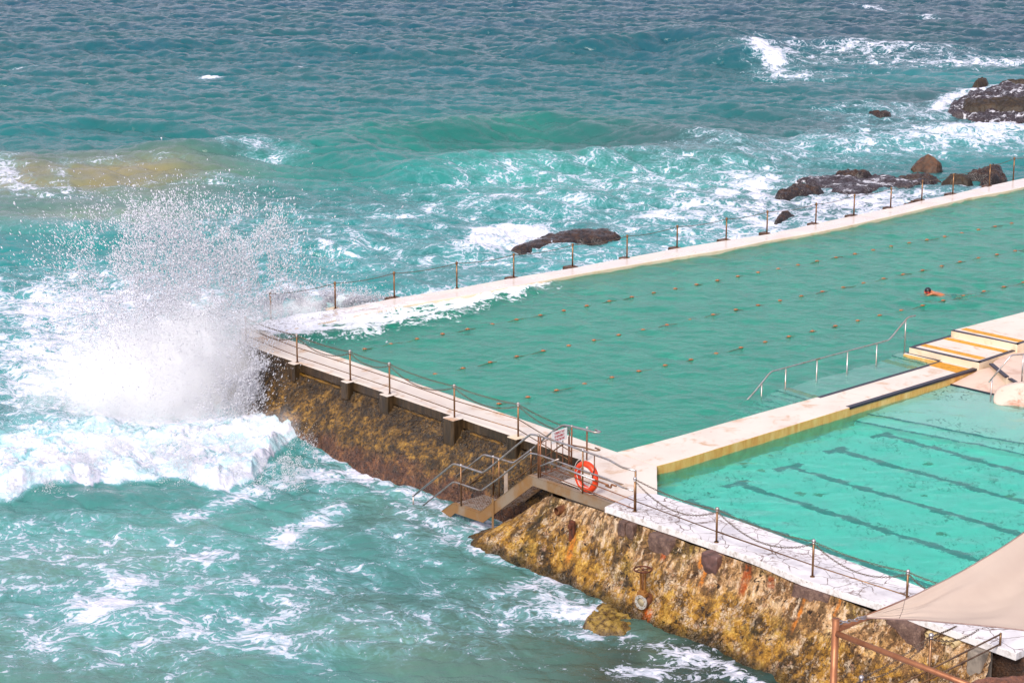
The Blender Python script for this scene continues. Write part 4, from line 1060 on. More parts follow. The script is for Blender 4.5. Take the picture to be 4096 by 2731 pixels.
def pool(name, poly, zt, zb, step, mat, hfun, foamf=None):
    """closed body of water: rippled top, flat bottom, sides buried in the walls"""
    xs = [p.x for p in poly]; ys = [p.y for p in poly]
    gx = np.arange(min(xs), max(xs), step); gy = np.arange(min(ys), max(ys), step)
    X, Y = np.meshgrid(gx, gy, indexing='ij'); nx, ny = X.shape
    x, y = X.ravel(), Y.ravel()
    cxm, cym = (X[:-1, :-1] + step / 2).ravel(), (Y[:-1, :-1] + step / 2).ravel()
    ok = in_poly(cxm, cym, [(p.x, p.y) for p in poly])
    I = np.arange(nx * ny).reshape(nx, ny)
    q = np.stack([I[:-1, :-1], I[1:, :-1], I[1:, 1:], I[:-1, 1:]], -1).reshape(-1, 4)[ok]
    used = np.zeros(nx * ny, bool); used[q] = True; re = np.cumsum(used) - 1; q = re[q]; x, y = x[used], y[used]; n = len(x)
    h, fo = hfun(x, y)
    top = np.stack([x, y, zt + h], 1); bot = np.stack([x, y, np.full(n, zb)], 1)
    e = np.concatenate([q[:, [0, 1]], q[:, [1, 2]], q[:, [2, 3]], q[:, [3, 0]]]); key = np.sort(e, 1); key = key[:, 0] * n + key[:, 1]
    u, inv, cnt = np.unique(key, return_inverse=True, return_counts=True); be = e[cnt[inv] == 1]
    sd = np.stack([be[:, 1], be[:, 0], be[:, 0] + n, be[:, 1] + n], 1)
    f = np.concatenate([q, q[:, ::-1] + n, sd])
    o = mesh_np(name, np.concatenate([top, bot]), f, mat, True, {'foam': np.r_[fo, np.zeros(n)]})
    return o
OP = ocean(1024, 50.0, 1.7, np.array([-.55, -.83]), 21, 1.0, spread=1.0)
swim = K(6, 1745, 468, WM)
def chart(x, y, zz):
    den = y * math.cos(PITCH) - (zz - HC) * math.sin(PITCH)
    return (CX + F * x / den) / 1.74149, (CY - F * ((zz - HC) * math.cos(PITCH) + y * math.sin(PITCH)) / den) / 1.74149
def h_main(x, y):
    h = samp(OP[0], OP[3], x, y) * .015 * (.6 + .8 * fbm2(x * .15, y * .15, 3))
    r = np.hypot((x - swim.x) * .8, (y - swim.y) * .75); an = np.arctan2(y - swim.y, x - swim.x)
    h += .030 * np.sin(r * 6.2) * np.exp(-((r - 1.3) / 1.5) ** 2) * sstep(.2, .6, r)
    for s in (-1, 1):                               # wake
        d = (y - swim.y) * 1.0 + s * (x - swim.x) * .55 - .2
        h += .035 * np.sin(d * 4.5) * np.exp(-(d / .9) ** 2) * sstep(-.3, 1.0, x - swim.x) * np.exp(-((x - swim.x) / 6.) ** 2)
    u, v = chart(x, y, WM)
    # white water pouring over the far wall
    edge = np.interp(u, [560, 640, 800, 950, 1060, 1160, 1270, 1330], [800, 785, 772, 748, 722, 690, 660, 640])
    wall = 640 + (1300 - u) * .196
    e = edge + (fbm2(x * .9, y * .9, 4, .6) - .5) * 26
    w = sstep(-2, 14, e - v) * sstep(1330, 1180, u)
    st = .88 + .5 * sstep(.42, .6, fbm2(x * .55 + 8, y * 1.7, 4, .6)) - .28 * sstep(.5, .66, fbm2(x * .8, y * 2.6 + 4, 4, .6))
    fo = np.clip(w * st, 0, 1); fo = np.maximum(fo, .45 * sstep(-22, 0, e - v) * sstep(1330, 1180, u))
    h += w * ((fbm2(x * 1.6, y * 2.2, 4, .6) - .35) * .30 + (fbm2(x * 6, y * 6, 3, .6) - .5) * .10) + .16 * np.exp(-((e - v - 4) / 12.) ** 2) * sstep(1330, 1100, u)
    return h, fo
pm = [p + Vector((0, .15, 0)) for p in FAR_IN[1:]]
polyM = [I_CORNER + Vector((-.25, .1, 0))] + pm + [Vector((34, 112, 0)), Vector((34, 84, 0))] + [K(11, 2160, 292) + de_ * 9 - Vector((0, .3, 0)), K(11, 900, 690, dz0) + dn_ * .15, K(11, 160, 905, dz0) + dn_ * .12, P((3614, 1414)) + dn_ * .0, P((3755.5, 1444.6)) + dn_ * .10] + [p + dn_ * .15 for p in DIV_MAIN[:4][::-1]] + [I_MAIN + Vector((0, -.25, 0))]
w_main = pool('pool_water', polyM, WM, -2.2, .09, POOLM, h_main); w_main['kind'] = 'structure'
OK_ = ocean(512, 24.0, 1.5, np.array([.4, -.9]), 33, 1.0, spread=.6)
def h_kid(x, y): return samp(OK_[0], OK_[3], x, y) * .0075, np.zeros(len(x))
polyK = [L_END[4] + Vector((-.15, -.1, 0)), R_IN[1] - Vector((.08, .12, 0)), R_IN[2] - Vector((.08, .12, 0)), R_IN[3] - Vector((.08, .12, 0)), R_IN[4], Vector((19.5, 60, 0)), Vector((19.5, 74, 0)), K(12, 1850, 390) + Vector((3, 3, 0)), K(12, 1420, 140), P((3916, 1471)) - dn_ * .1] + [p - dn_ * .15 for p in DIV_KID[:3][::-1]]
polyK[-1] = I_KID + Vector((-.15, .15, 0))
w_kid = pool('pool_water', polyK, WK, -1.7, .06, KIDM, h_kid); w_kid['kind'] = 'structure'

# film of white water running over the far wall and the corner
def m_wash():
    t = NT('running_white_water'); f, halo, n2 = lace(t, t.attr('foam'), t.vmul(t.co, (1, 1, 0)))
    d = t.n('ShaderNodeBsdfDiffuse'); d.inputs[0].default_value = (.86, .86, .90, 1); t.put(d.inputs['Normal'], t.bump(t.noise(8, 6, .75), .5, .04))
    tr = t.n('ShaderNodeBsdfTransparent'); m = t.n('ShaderNodeMixShader'); t.put(m.inputs[0], f)
    t.t.links.new(tr.outputs[0], m.inputs[1]); t.t.links.new(d.outputs[0], m.inputs[2]); return t.done(m.outputs[0])
a_ = np.array([(p.x, p.y) for p in FAR_OUT]); b_ = np.array([(p.x, p.y) for p in FAR_IN])
def at_len(a, s):
    l = np.r_[0, np.cumsum(np.hypot(*np.diff(a, axis=0).T))]; return np.stack([np.interp(s, l, a[:, i]) for i in range(2)], 1)
NS, NTt = 330, 34; S_ = np.linspace(0, 13.5, NS); oa, ib = at_len(a_, S_), at_len(b_, S_ * .985)
tt = np.linspace(-.12, 1.06, NTt); XY = oa[:, None] * (1 - tt)[None, :, None] + ib[:, None] * tt[None, :, None]
xx, yy = XY[..., 0].ravel(), XY[..., 1].ravel(); ss_n = np.repeat(S_, NTt); tn_ = np.tile(tt, NS)
fo_ = np.clip((1.05 - .115 * ss_n) + (fbm2(xx * .8, yy * .8, 4, .6) - .5) * .9 + .35 * sstep(.6, 1.0, tn_) * sstep(12, 6, ss_n), 0, 1) * sstep(13.4, 9, ss_n)
zz_ = .010 + fo_ * ((fbm2(xx * 1.7, yy * 1.7, 4, .6) - .3) * .22 + (fbm2(xx * 7, yy * 7, 2) - .5) * .05).clip(0) * sstep(8, 2, ss_n) - .22 * sstep(.97, 1.05, tn_) - .3 * sstep(-.01, -.1, tn_)
I = np.arange(NS * NTt).reshape(NS, NTt); fq = np.stack([I[:-1, :-1], I[1:, :-1], I[1:, 1:], I[:-1, 1:]], -1).reshape(-1, 4)
ow = mesh_np('wash', np.stack([xx, yy, zz_], 1), fq, m_wash(), True, {'foam': fo_}); tag(ow, 'thin white water running over the splashed end of the far pool wall', 'white water', None, 'stuff')
# ------------------------------------------------------------------ fences of posts, rails and chains
def links(m, a, b, sag, n, w=.023, r=.008):
    """a chain of oval links hanging from a to b"""
    pts = [a.lerp(b, i / n) - Vector((0, 0, sag * 4 * (i / n) * (1 - i / n))) for i in range(n + 1)]
    for i, (p, q) in enumerate(zip(pts, pts[1:])):
        t = (q - p); u, v = up_frame(t); s = u if i % 2 else v; t = t * .62; o = (p + q) / 2
        m.tube([o + t * math.cos(a_) + s * w * math.sin(a_) for a_ in np.linspace(0, 2 * math.pi, 9)[:-1]], r, 4, closed=True)

def fence(t, posts, mat, pr=.03, ball=.055, rails=(), chains=(), rail_r=.016, chain=True, first_chain=None, ballmat=None):
    for b, h in posts:
        m = MB(); m.tube([b - Vector((0, 0, .03)), b + Vector((0, 0, h - ball))], pr, 10); m.tube([b + Vector((0, 0, .004)), b + Vector((0, 0, .02))], pr * 2.1, 12)
        p = m.build('post', mat, t, True)
        m = MB(); m.sphere(b + Vector((0, 0, h - ball * .9)), ball, 14, 9); m.tube([b + Vector((0, 0, h - ball * 2.3)), b + Vector((0, 0, h - ball * 1.6))], pr * 1.35, 10)
        m.build('ball_cap', ballmat or STEEL, p, True)
    for fr in rails:
        m = MB(); m.tube([b + Vector((0, 0, h * fr)) for b, h in posts], rail_r, 8); m.build('rail', mat, t, True)
    for (a, ha), (b, hb) in zip(posts, posts[1:]):
        for k, sg in enumerate(chains):
            q0, q1 = a + Vector((0, 0, ha - .07 - .05 * k)), b + Vector((0, 0, hb - .07 - .05 * k)); m = MB()
            if chain: links(m, q0, q1, sg * (q1 - q0).length, max(8, int((q1 - q0).length / .062)))
            else:
                N = 60; m.tube([q0.lerp(q1, i / N) - Vector((0, 0, sg * (q1 - q0).length * 4 * (i / N) * (1 - i / N))) for i in range(N + 1)], [.016 if i % 2 else .011 for i in range(N + 1)], 6)
            m.build('chain', CHAIN, t, True)

def posts_px(lst):
    out = []
    for b, tp in lst:
        q = P(b); d = ray(tp); out.append((q, HC + d.z * (q.y / d.y)))
    return out

lf = posts_px([(c(4, 1655, 785), c(4, 1650, 612)), (c(5, 486, 755), c(5, 486, 560)), (c(5, 843, 878), c(5, 843, 670)), (c(5, 1107, 968), c(5, 1107, 753)), (c(5, 1542, 1128), c(5, 1538, 900)), (c(5, 1970, 1257), c(5, 1971, 1022))])
t_f1 = thing('chain_fence', lf[2][0], 'bronze post fence with ball caps, two rails and drooping chains along the dark sea wall', 'fence')
fence(t_f1, lf, TEA, rails=(.52, .22), chains=(.02, .105))
m = MB(); ge = K(10, 660, 760)
m.tube([lf[-1][0] + Vector((0, 0, lf[-1][1] * .52)), z(ge, .52)], .016); m.build('rail', TEA, t_f1, True)
m = MB(); m.tube([lf[-1][0] + Vector((0, 0, lf[-1][1] * .22)), z(ge, .22)], .016); m.build('rail', TEA, t_f1, True)
for k, (dz_, sg) in enumerate(((.07, .03), (.12, .10))):
    m = MB(); q1 = PV(c(10, 650, 195 + 60 * k), ge, le); links(m, lf[-1][0] + Vector((0, 0, lf[-1][1] - dz_)), q1, sg * 1.6, 30); m.build('chain', CHAIN, t_f1, True)

ff = posts_px([(c(4, 1821, 640), c(4, 1815, 452)), (c(5, 742, 395), c(5, 741, 212)), (c(5, 1138, 322), c(5, 1137, 144)), (c(5, 1558, 258), c(5, 1557, 78)), (c(5, 1940, 187), c(5, 1941, 22)), (c(0, 1315, 613), c(0, 1315, 559)), (c(0, 1440, 593), c(0, 1440, 539)), (c(6, 20, 155), c(3, 24, 1512)),
               (c(6, 350, 102), c(3, 353, 1462)), (c(6, 624, 56), c(3, 629, 1414)), (c(3, 952, 1505), c(3, 958, 1362)), (c(3, 1208, 1450), c(3, 1214, 1305)), (c(3, 1455, 1397), c(3, 1459, 1259)), (c(3, 1664, 1347), c(3, 1669, 1208)), (c(3, 1873, 1305), c(3, 1879, 1166)), (c(3, 2118, 1252), c(3, 2127, 1103)), (c(3, 2279, 1210), c(3, 2285, 1056))])
dlt = (ff[-1][0] - ff[-2][0]); ff.append((ff[-1][0] + dlt, 1.08)); ff.append((ff[-1][0] + dlt, 1.08))
t_f2 = thing('chain_fence', ff[8][0], 'slender brown post fence with a single taut chain along the far pool wall', 'fence')
fence(t_f2, ff, TEA, pr=.034, ball=.055, chains=(.028,), chain=False, ballmat=TEA)
for k in (1, 2, 4, 5, 6, 7, 8, 9, 10, 11, 12, 13, 14, 15):
    b = ff[k][0]; d = (ff[min(k + 1, len(ff) - 1)][0] - ff[k - 1][0]).normalized(); n = Vector((-d.y, d.x, 0)); m = MB()
    m.box(b + n * .14 + Vector((0, 0, -.23)), d * (.40 + .08 * (k % 3)), n * .42, (0, 0, .47 + .003 * k)); m.build('post_block', [ROCK_BROWN, CREAM][k % 2 if k < 4 else 0], t_far, bevel=.05)

rf = posts_px([(c(10, 1562, 1372), c(10, 1570, 880)), (c(7, 2126, 953), c(7, 2131, 722)), (c(8, 285, 617), c(8, 293, 380)), (c(8, 930, 848), c(8, 937, 595)), (c(8, 1561, 1052), c(8, 1567, 798)), (P and c(8, 2190, 1308), c(8, 2192, 1070))])
t_f3 = thing('chain_fence', rf[2][0], 'bronze post fence with ball caps, low rail and looping chains along the cracked slab', 'fence')
fence(t_f3, rf[:5], TEA, rails=(.31,), chains=(.03, .135))
m = MB(); a, b = rf[4], (K(13, 2105, 655), .30)
m.tube([a[0] + Vector((0, 0, a[1] * .31)), PV(c(13, 1650, 460), a[0], re_), PV(c(13, 2095, 625), a[0], re_)], .016); m.build('rail', TEA, t_f3, True)
for k in range(2):
    m = MB(); links(m, a[0] + Vector((0, 0, a[1] - .07 - .05 * k)), K(8, 2100, 1180) + Vector((0, 0, .85)), (.1, .4)[k], 46); m.build('chain', CHAIN, t_f3, True)

# ------------------------------------------------------------------ sea stair
sa = K(10, 1240, 1255); sb_ = K(10, 60, 850); se = (sb_ - sa).normalized(); sn = Vector((se.y, -se.x, 0)); sn = sn if sn.y < 0 else -sn   # sn: seaward side
S9 = lambda x_, y_: PV(c(9, x_, y_), sa, se)
S10 = lambda x_, y_: PV(c(10, x_, y_), sa, se)
wl = P(c(9, 1115, 1110), -1.77) - S9(680, 1255); W = abs(wl.dot(sn)); back = -sn * W
t_st = thing('sea_stairs', sa, 'rusting steel stairs with handrails and mesh landings going down from the walkway into the sea', 'stairs')
def strg(pts, name):
    m = MB(); n = len(pts) // 2
    f = [Vector(p) for p in pts]
    tops, bots = f[:n], f[n:][::-1]
    th = sn * .04
    for i in range(n - 1):
        q = [tops[i], tops[i + 1], bots[i + 1], bots[i]]
        b = len(m.v); m.v += [tuple(p) for p in q] + [tuple(p - th) for p in q]
        m.f += [(b, b + 1, b + 2, b + 3), (b + 7, b + 6, b + 5, b + 4), (b, b + 4, b + 5, b + 1), (b + 2, b + 6, b + 7, b + 3)] + ([(b + 3, b + 7, b + 4, b)] if i == 0 else []) + ([(b + 1, b + 5, b + 6, b + 2)] if i == n - 2 else [])
        m.m += [0] * (4 + (i == 0) + (i == n - 2))
        m.box((tops[i] + tops[i + 1]) / 2 - sn * .05 + Vector((0, 0, .006)), tops[i + 1] - tops[i], sn * .13, (0, 0, .012))
    return m.build(name, STRING, t_st)
ps = [S10(1245, 1262), S9(1765, 855), S9(1060, 1390), S9(680, 1255), S9(290, 1535)]
pb = [S10(1140, 1368), S9(1820, 1005), S9(1110, 1530), S9(710, 1395), S9(520, 1560)]
strg(ps + pb[::-1], 'stringer')
def along(p): return (p - sa).dot(se)
s_top, s_l1, s_l0, s_end = along(ps[1]), along(ps[2]), along(ps[3]), along(ps[4])
zl = (ps[2].z + ps[3].z) / 2
ps2 = [sa + se * .95 + back, ps[1] + back, ps[2] + back, ps[3] + back, ps[4] + back]
pb2 = [p - Vector((0, 0, .27)) for p in ps2]
strg(ps2 + pb2[::-1], 'stringer')
def grating(poly, zz, du, dv, su, sv, th=.03, bw=.006):
    """bars in two directions clipped to a four-sided outline"""
    m = MB(); xs = [p.x for p in poly]; ys = [p.y for p in poly]
    P2 = [(p.dot(du), p.dot(dv)) for p in poly]
    def cut(val, ax):
        r = []
        for i in range(len(P2)):
            a, b = P2[i], P2[(i + 1) % len(P2)]
            if (a[ax] > val) != (b[ax] > val):
                t = (val - a[ax]) / (b[ax] - a[ax]); r.append(a[1 - ax] + t * (b[1 - ax] - a[1 - ax]))
        return sorted(r)
    for ax, st in ((0, su), (1, sv)):
        lo, hi = min(p[ax] for p in P2), max(p[ax] for p in P2); v = lo + st / 2
        while v < hi:
            r = cut(v, ax)
            for a, b in zip(r[::2], r[1::2]):
                if ax == 0: p, q, n = du * v + dv * a, du * v + dv * b, du
                else: p, q, n = du * a + dv * v, du * b + dv * v, dv
                m.box(z((p + q) / 2, zz - th / 2 - (0 if ax == 0 else .004)), q - p, n * bw * 2, (0, 0, th - (0 if ax == 0 else .008)))
            v += st
    return m
# upper platform reaches the walkway edge
up = [ps[1] - sn * .05, sa - sn * .05, K(10, 1300, 1240), K(10, 512, 945) + ln_ * .02, K(10, 718, 868) + ln_ * .03 + sn * .02, ps[1] + back]
grating(up, -.015, se, sn, .085, .11).build('landing', GRATE, t_st)
ml = [S9(1060, 1390) - sn * .04, S9(680, 1255) - sn * .04, S9(680, 1255) + back, S9(1060, 1390) + back]
grating(ml, zl - .01, se, sn, .14, .085).build('landing', GRATE, t_st)
def flight(s0, z0, s1, z1, n):
    for i in range(1, n):
        f = i / n; s_ = s0 + (s1 - s0) * f; zz = z0 + (z1 - z0) * f - .12
        a = sa + se * s_ - sn * .05; q = [z(a - se * .12, 0), z(a + se * .15, 0), z(a + se * .15, 0) + back + sn * .08, z(a - se * .12, 0) + back + sn * .08]
        grating(q, zz, se, sn, .08, .12, .04).build('tread', GRATE, t_st)
flight(s_top, 0, s_l1, zl, 9); flight(s_l0, zl, s_end, ps[4].z, 4)
# struts
m = MB(); m.box(S9(1262, 1420) + sn * .03, se * .09, sn * .012, (0, 0, 1.05)); m.build('hanger', STRING, t_st)
m = MB(); pk = P(c(9, 1440, 985), -.95); m.box(pk, le * .16, ln_ * .02, (0, .08, .8)); m.build('wall_bracket', m_plain('pale_plate', (.42, .32, .25), .5, .3, 6), t_st)
# front rails
RAILS = [[S9(120, 1150), S9(690, 690), S9(800, 720), S9(1110, 822), S9(1340, 640), S9(1790, 268), S9(1900, 290), S10(560, 408), S10(815, 500), S10(1010, 570), S10(1190, 632), S10(1380, 742), S10(1578, 792)],
         [S9(140, 1380), S9(690, 945), S9(800, 980), S9(1080, 1077), S9(1340, 895), S9(1785, 540), S9(1900, 560), S10(815, 782), S10(1050, 862), S10(1210, 922), S10(1370, 1022), S10(1562, 1082)]]
for k, r in enumerate(RAILS):
    m = MB(); m.tube(round_path(r, .1), .03 if k == 0 else .024, 10); m.build('handrail', STEEL, t_st, True)
for (a, b) in (((200, 690), (1560, 1215)), ((200, 800), (1560, 1335))):
    m = MB(); m.tube([S10(*a), S10(*b)], .017); m.build('rail', RUSTY, t_st, True)
def post_st(b, tp, mat, r=.026, ball=True):
    q = Vector(b); m = MB(); m.tube([q, Vector((q.x, q.y, tp.z))], r, 10); o = m.build('post', mat, t_st, True)
    if ball: m = MB(); m.sphere(Vector((q.x, q.y, tp.z + .01)), .045, 12, 8); m.build('ball_cap', STEEL, o, True)
for b, tp, mt in (((120, 1385), (120, 1150), STEEL), ((800, 1290), (800, 718), TEA), ((1340, 1160), (1340, 640), TEA), ((1900, 890), (1900, 288), RUSTY)):
    post_st(S9(*b), S9(*tp), mt)
post_st(S10(218, 885), S10(212, 310), RUSTY, ball=False)
post_st(S10(820, 1118), S10(815, 498), TEA); 
m = MB(); m.tube([S10(1575, 1372), S10(1576, 795)], .028); m.build('post', TEA, t_st, True)
m = MB(); m.tube([S10(990, 570), S10(988, 760), S10(955, 905)], .017); m.build('rail', RUSTY, t_st, True)
# back rails stand on the plane of the second stringer
sa2 = sa + back
T9 = lambda x_, y_: PV(c(9, x_, y_), sa2, se)
T10 = lambda x_, y_: PV(c(10, x_, y_), sa2, se)
loop = lambda q: q
r = [T9(548, 1018), T9(1120, 560), T9(1240, 590), T9(1545, 682), T9(1790, 500), T10(380, 242), T10(545, 138), T10(650, 155), T10(850, 205)]
endp = K(10, 880, 650); ep = Vector((endp.x, endp.y, 0)); tz = PD(c(10, 850, 185), endp.y).z
lp = r[-1]; nx_ = lp - se * .15 - sn * .05; 
m = MB(); m.tube(round_path(r + [lp - se * .42 - sn * .02, lp - se * .5 - sn * .18, lp - se * .22 - sn * .22], .1), .03, 10); m.build('handrail', STEEL, t_st, True)
r = [T9(615, 1232), T9(1150, 808), T9(1250, 840), T9(1550, 937), T9(1790, 755), T10(320, 570), T10(545, 408), T10(660, 425), T10(850, 462)]
lp = r[-1]; m = MB(); m.tube(round_path(r + [lp - se * .42 - sn * .02, lp - se * .5 - sn * .18, lp - se * .22 - sn * .22], .1), .022, 10); m.build('handrail', TEA, t_st, True)
for b, tp, mt, k in (((560, 1230), (560, 1012), TEA, 9), ((1258, 1140), (1245, 590), TEA, 9), ((1795, 840), (1788, 498), TEA, 9)):
    post_st(T9(*b), T9(*tp), mt)
post_st(T10(662, 762), T10(652, 158), RUSTY)
post_st(z(endp, 0), Vector((0, 0, tz)), RUSTY)
# gate across the head of the stair
ga, gb = S10(218, 885), T10(640, 735); gd = gb - ga
G = lambda q: PV(c(10, *q), ga, Vector((gd.x, gd.y, 0)).normalized())
m = MB(); 
for x_, yt, yb in ((298, 375, 812), (374, 368, 808), (456, 345, 742), (540, 325, 722), (622, 300, 690)):
    a = G((x_, yt)); m.box((a + z(a, .10)) / 2, gd.normalized() * .03, gd.cross(Vector((0, 0, 1))).normalized() * .012, (0, 0, a.z - .10))
m.tube([G((215, 398)), G((632, 210))], .015); m.tube([G((218, 866)), G((640, 690))], .015); m.tube([G((632, 210)), G((640, 700))], .015)
m.build('gate', RUSTY, t_st)

# ------------------------------------------------------------------ sign on the gate
so = gd.cross(Vector((0, 0, 1))).normalized(); so = so if so.y < 0 else -so
sc_ = [G((360, 268)), G((580, 210)), G((582, 308)), G((386, 352))]
gx = Vector((gd.x, gd.y, 0)).normalized()
ctr = (sc_[0] + sc_[1] + sc_[2] + G((362, 360))) / 4 + so * .05
sw, sh = (sc_[1] - sc_[0]).dot(gx), .36
if sw < 0: gx = -gx; sw = -sw
t_sg = thing('warning_sign', ctr, 'small white warning sign with red capitals tied to the stair gate', 'sign')
tl_ = Vector((0, 0, (sc_[1].z - sc_[0].z) / sw)) * 0
m = MB(); m.box(ctr, gx * sw, so * .012, (0, 0, sh)); m.build('panel', SIGNW, t_sg, bevel=.004)
for i, s in enumerate(('ICEBERGS TAKE', 'NO RESPONSIBILITY', 'BEYOND THIS POINT')):
    cu = bpy.data.curves.new('lettering', 'FONT'); cu.body = s; cu.size = .1; cu.align_x = 'CENTER'; cu.align_y = 'CENTER'; cu.extrude = .001; cu.offset = .0025; cu.materials.append(SIGNR)
    o = bpy.data.objects.new('lettering', cu); COL.objects.link(o)
    R = Matrix((gx, Vector((0, 0, 1)), so)).transposed().to_4x4()
    if gx.cross(Vector((0, 0, 1))).dot(so) < 0: R = Matrix((gx, Vector((0, 0, 1)), gx.cross(Vector((0, 0, 1))))).transposed().to_4x4()
    k = (sw * .82 / (len(s) * .068)) ; k = min(k, 1.0)
    o.parent = t_sg; o.matrix_parent_inverse = Matrix.Translation(t_sg.location).inverted()
    mtx = Matrix.Translation(ctr + so * .0075 + Vector((0, 0, .105 - .105 * i))) @ R @ Matrix.Diagonal((k, 1, 1, 1))
    bpy.context.view_layer.update(); dgp = bpy.context.evaluated_depsgraph_get()
    me = bpy.data.meshes.new_from_object(o.evaluated_get(dgp)); me.name = 'lettering'; bpy.data.objects.remove(o)
    o = bpy.data.objects.new('lettering', me); COL.objects.link(o); o.parent = t_sg; o.matrix_parent_inverse = Matrix.Translation(t_sg.location).inverted(); o.matrix_basis = mtx

# ------------------------------------------------------------------ lifebuoy, rescue pole
inn = sa + back * .25
bo = PV(c(10, 878, 876), sa - sn * .10, se)
bx = S10(1045, 876) - S10(705, 876); brad = .49
t_lb = thing('lifebuoy', bo, 'orange-red lifebuoy with pale grab line hanging on the stair railing', 'lifebuoy')
ba = (se * .93 + Vector((0, 0, 0))).normalized(); tilt = Vector((0, 0, 1))
ring = lambda r_, dz_=0: [bo + (ba * math.cos(a) + tilt * math.sin(a)) * r_ - sn * dz_ for a in np.linspace(0, 2 * math.pi, 41)[:-1]]
m = MB(); m.tube(ring(.375), .095, 14, closed=True); m.build('ring', BUOY, t_lb, True)
m = MB(); pts = []
for i, a in enumerate(np.linspace(0, 2 * math.pi, 65)[:-1]):
    rr = .485 + .05 * abs(math.sin(a * 2)); pts.append(bo + (ba * math.cos(a) + tilt * math.sin(a)) * rr)
m.tube(pts, .009, 6, closed=True)
m.tube([bo + tilt * .48, bo + tilt * .62 + se * .05 + sn * .06, PV(c(10, 765, 480), sa, se)], .008, 5)
m.tube([bo + (ba * math.cos(a) + tilt * math.sin(a)) * (.30 + .02 * math.sin(5 * a)) + sn * .10 for a in np.linspace(0, 2 * math.pi, 41)], .008, 5)
m.build('grab_line', CORD, t_lb, True)
pp = sa + sn * .05
Q10 = lambda x_, y_: PV(c(10, x_, y_), pp, se)
t_po = thing('rescue_pole', Q10(650, 800), 'grey pole with a cross handle and rusty hook lashed along the stair railing', 'pole')
m = MB(); m.tube([Q10(360, 682), Q10(1000, 925)], .028, 10); m.build('shaft', STEEL, t_po, True)
m = MB(); a = Q10(355, 672); m.tube([Q10(228, 722), a, Q10(482, 625)], .026, 10); m.build('handle', STEEL, t_po, True)
m = MB(); m.tube([Q10(1000, 925), Q10(1190, 995)], .026); m.tube(round_path([Q10(1150, 1002), Q10(1225, 1035), Q10(1232, 985), Q10(1300, 1010)], .04), .028, 8); m.build('hook', RUSTY, t_po, True)

# ------------------------------------------------------------------ railing of the lower stair at the right, pipe frame and shade sail (all nearer the camera)
t_lr = thing('stair_railing', K(13, 2100, 650), 'brown sloping railing running down from the end of the cracked slab to the red rock', 'railing')
e0 = K(13, 2100, 655); m = MB(); et = PD(c(13, 2103, 525), e0.y); m.tube([e0, Vector((e0.x, e0.y, et.z))], .03); m.build('post', TEA, t_lr, True)
g1 = PD(c(13, 1360, 900), 45.2); g2 = PD(c(13, 1075, 1053), 43.8)
low1 = PD(c(13, 1070, 1053), 44.2); low2 = PD(c(13, 1280, 1053), 44.6)
d1 = (low1 - et).normalized(); d2 = (low2 - (e0 + Vector((0, 0, .02)))).normalized()
m = MB(); m.tube([Vector((e0.x, e0.y, et.z - .03)), low1 + d1 * 2], .022); m.build('rail', TEA, t_lr, True)
m = MB(); m.tube([e0 + Vector((0, 0, .03)), low2 + d2 * 2], .022); m.build('rail', TEA, t_lr, True)
t_lf = thing('chain_fence', PD(c(13, 1350, 1053), 45.0), 'two ball-capped posts with hanging chains low in front of the golden wall', 'fence')
qs = []
for x_, y_, dy in ((1378, 535, 45.4), (645, 978, 44.0)):
    tp = PD(c(13, x_, y_), dy); b = Vector((tp.x, tp.y, tp.z - 2.2)); qs.append((b, 2.2 + .02))
fence(t_lf, qs, TEA, pr=.034, ball=.062, chains=(.03, .10))
a0 = K(13, 1900, 400) + Vector((0, 0, .2))
for k, q in enumerate((c(13, 1640, 455), c(13, 1875, 488))):
    m = MB(); links(m, qs[0][0] + Vector((0, 0, 2.14 - .06 * k)), PD(q, 46.4), (.02, .16)[k], 26); m.build('chain', CHAIN, t_lf, True)
for k, q in enumerate((c(13, 380, 1150), c(13, 420, 1230))):
    m = MB(); links(m, qs[1][0] + Vector((0, 0, 2.14 - .06 * k)), PD(q, 43.2), .1, 26); m.build('chain', CHAIN, t_lf, True)

YP = 33.0
t_pf = thing('pipe_frame', PD(c(13, 380, 400), YP), 'bronze pipe post with two sloping pipe rails in the near corner beneath the shade sail', 'frame')
tp = PD(c(13, 378, 382), YP); m = MB(); m.tube([tp - Vector((0, 0, 6.0)), tp], .062, 16); m.build('post', BRONZE, t_pf, True)
j1 = PD(c(13, 395, 490), YP + .03); j2 = PD(c(13, 385, 530), YP - .05)
q1 = PD(c(13, 980, 245), YP + 2.6); m = MB(); m.tube([j1, j1 + (q1 - j1) * 2.2], .047, 14); m.build('rail', BRONZE, t_pf, True)
q2 = PD(c(13, 1640, 1020), YP - 1.4); m = MB(); m.tube([j2, j2 + (q2 - j2) * 1.6], .05, 14); m.build('rail', BRONZE, t_pf, True)
m = MB(); m.tube([tp - Vector((0, 0, .002)), tp + Vector((0, 0, .008))], .066, 16); m.build('cap', BRONZE, t_pf, True)
m = MB(); m.prism([z(p, 0) for p in (tp + Vector((.05, .0, 0)), tp + Vector((.16, .06, 0)), tp + Vector((.05, .02, 0)))], 0); 
m = MB(); b_ = j1 + Vector((.06, .02, 0)); m.poly([b_ + Vector((-.02, 0, .12)), b_ + Vector((.08, .04, .0)), b_ + Vector((-.02, 0, -.06))]); m.poly([b_ + Vector((-.02, .012, -.06)), b_ + Vector((.08, .052, .0)), b_ + Vector((-.02, .012, .12))]); m.build('gusset', BRONZE, t_pf)

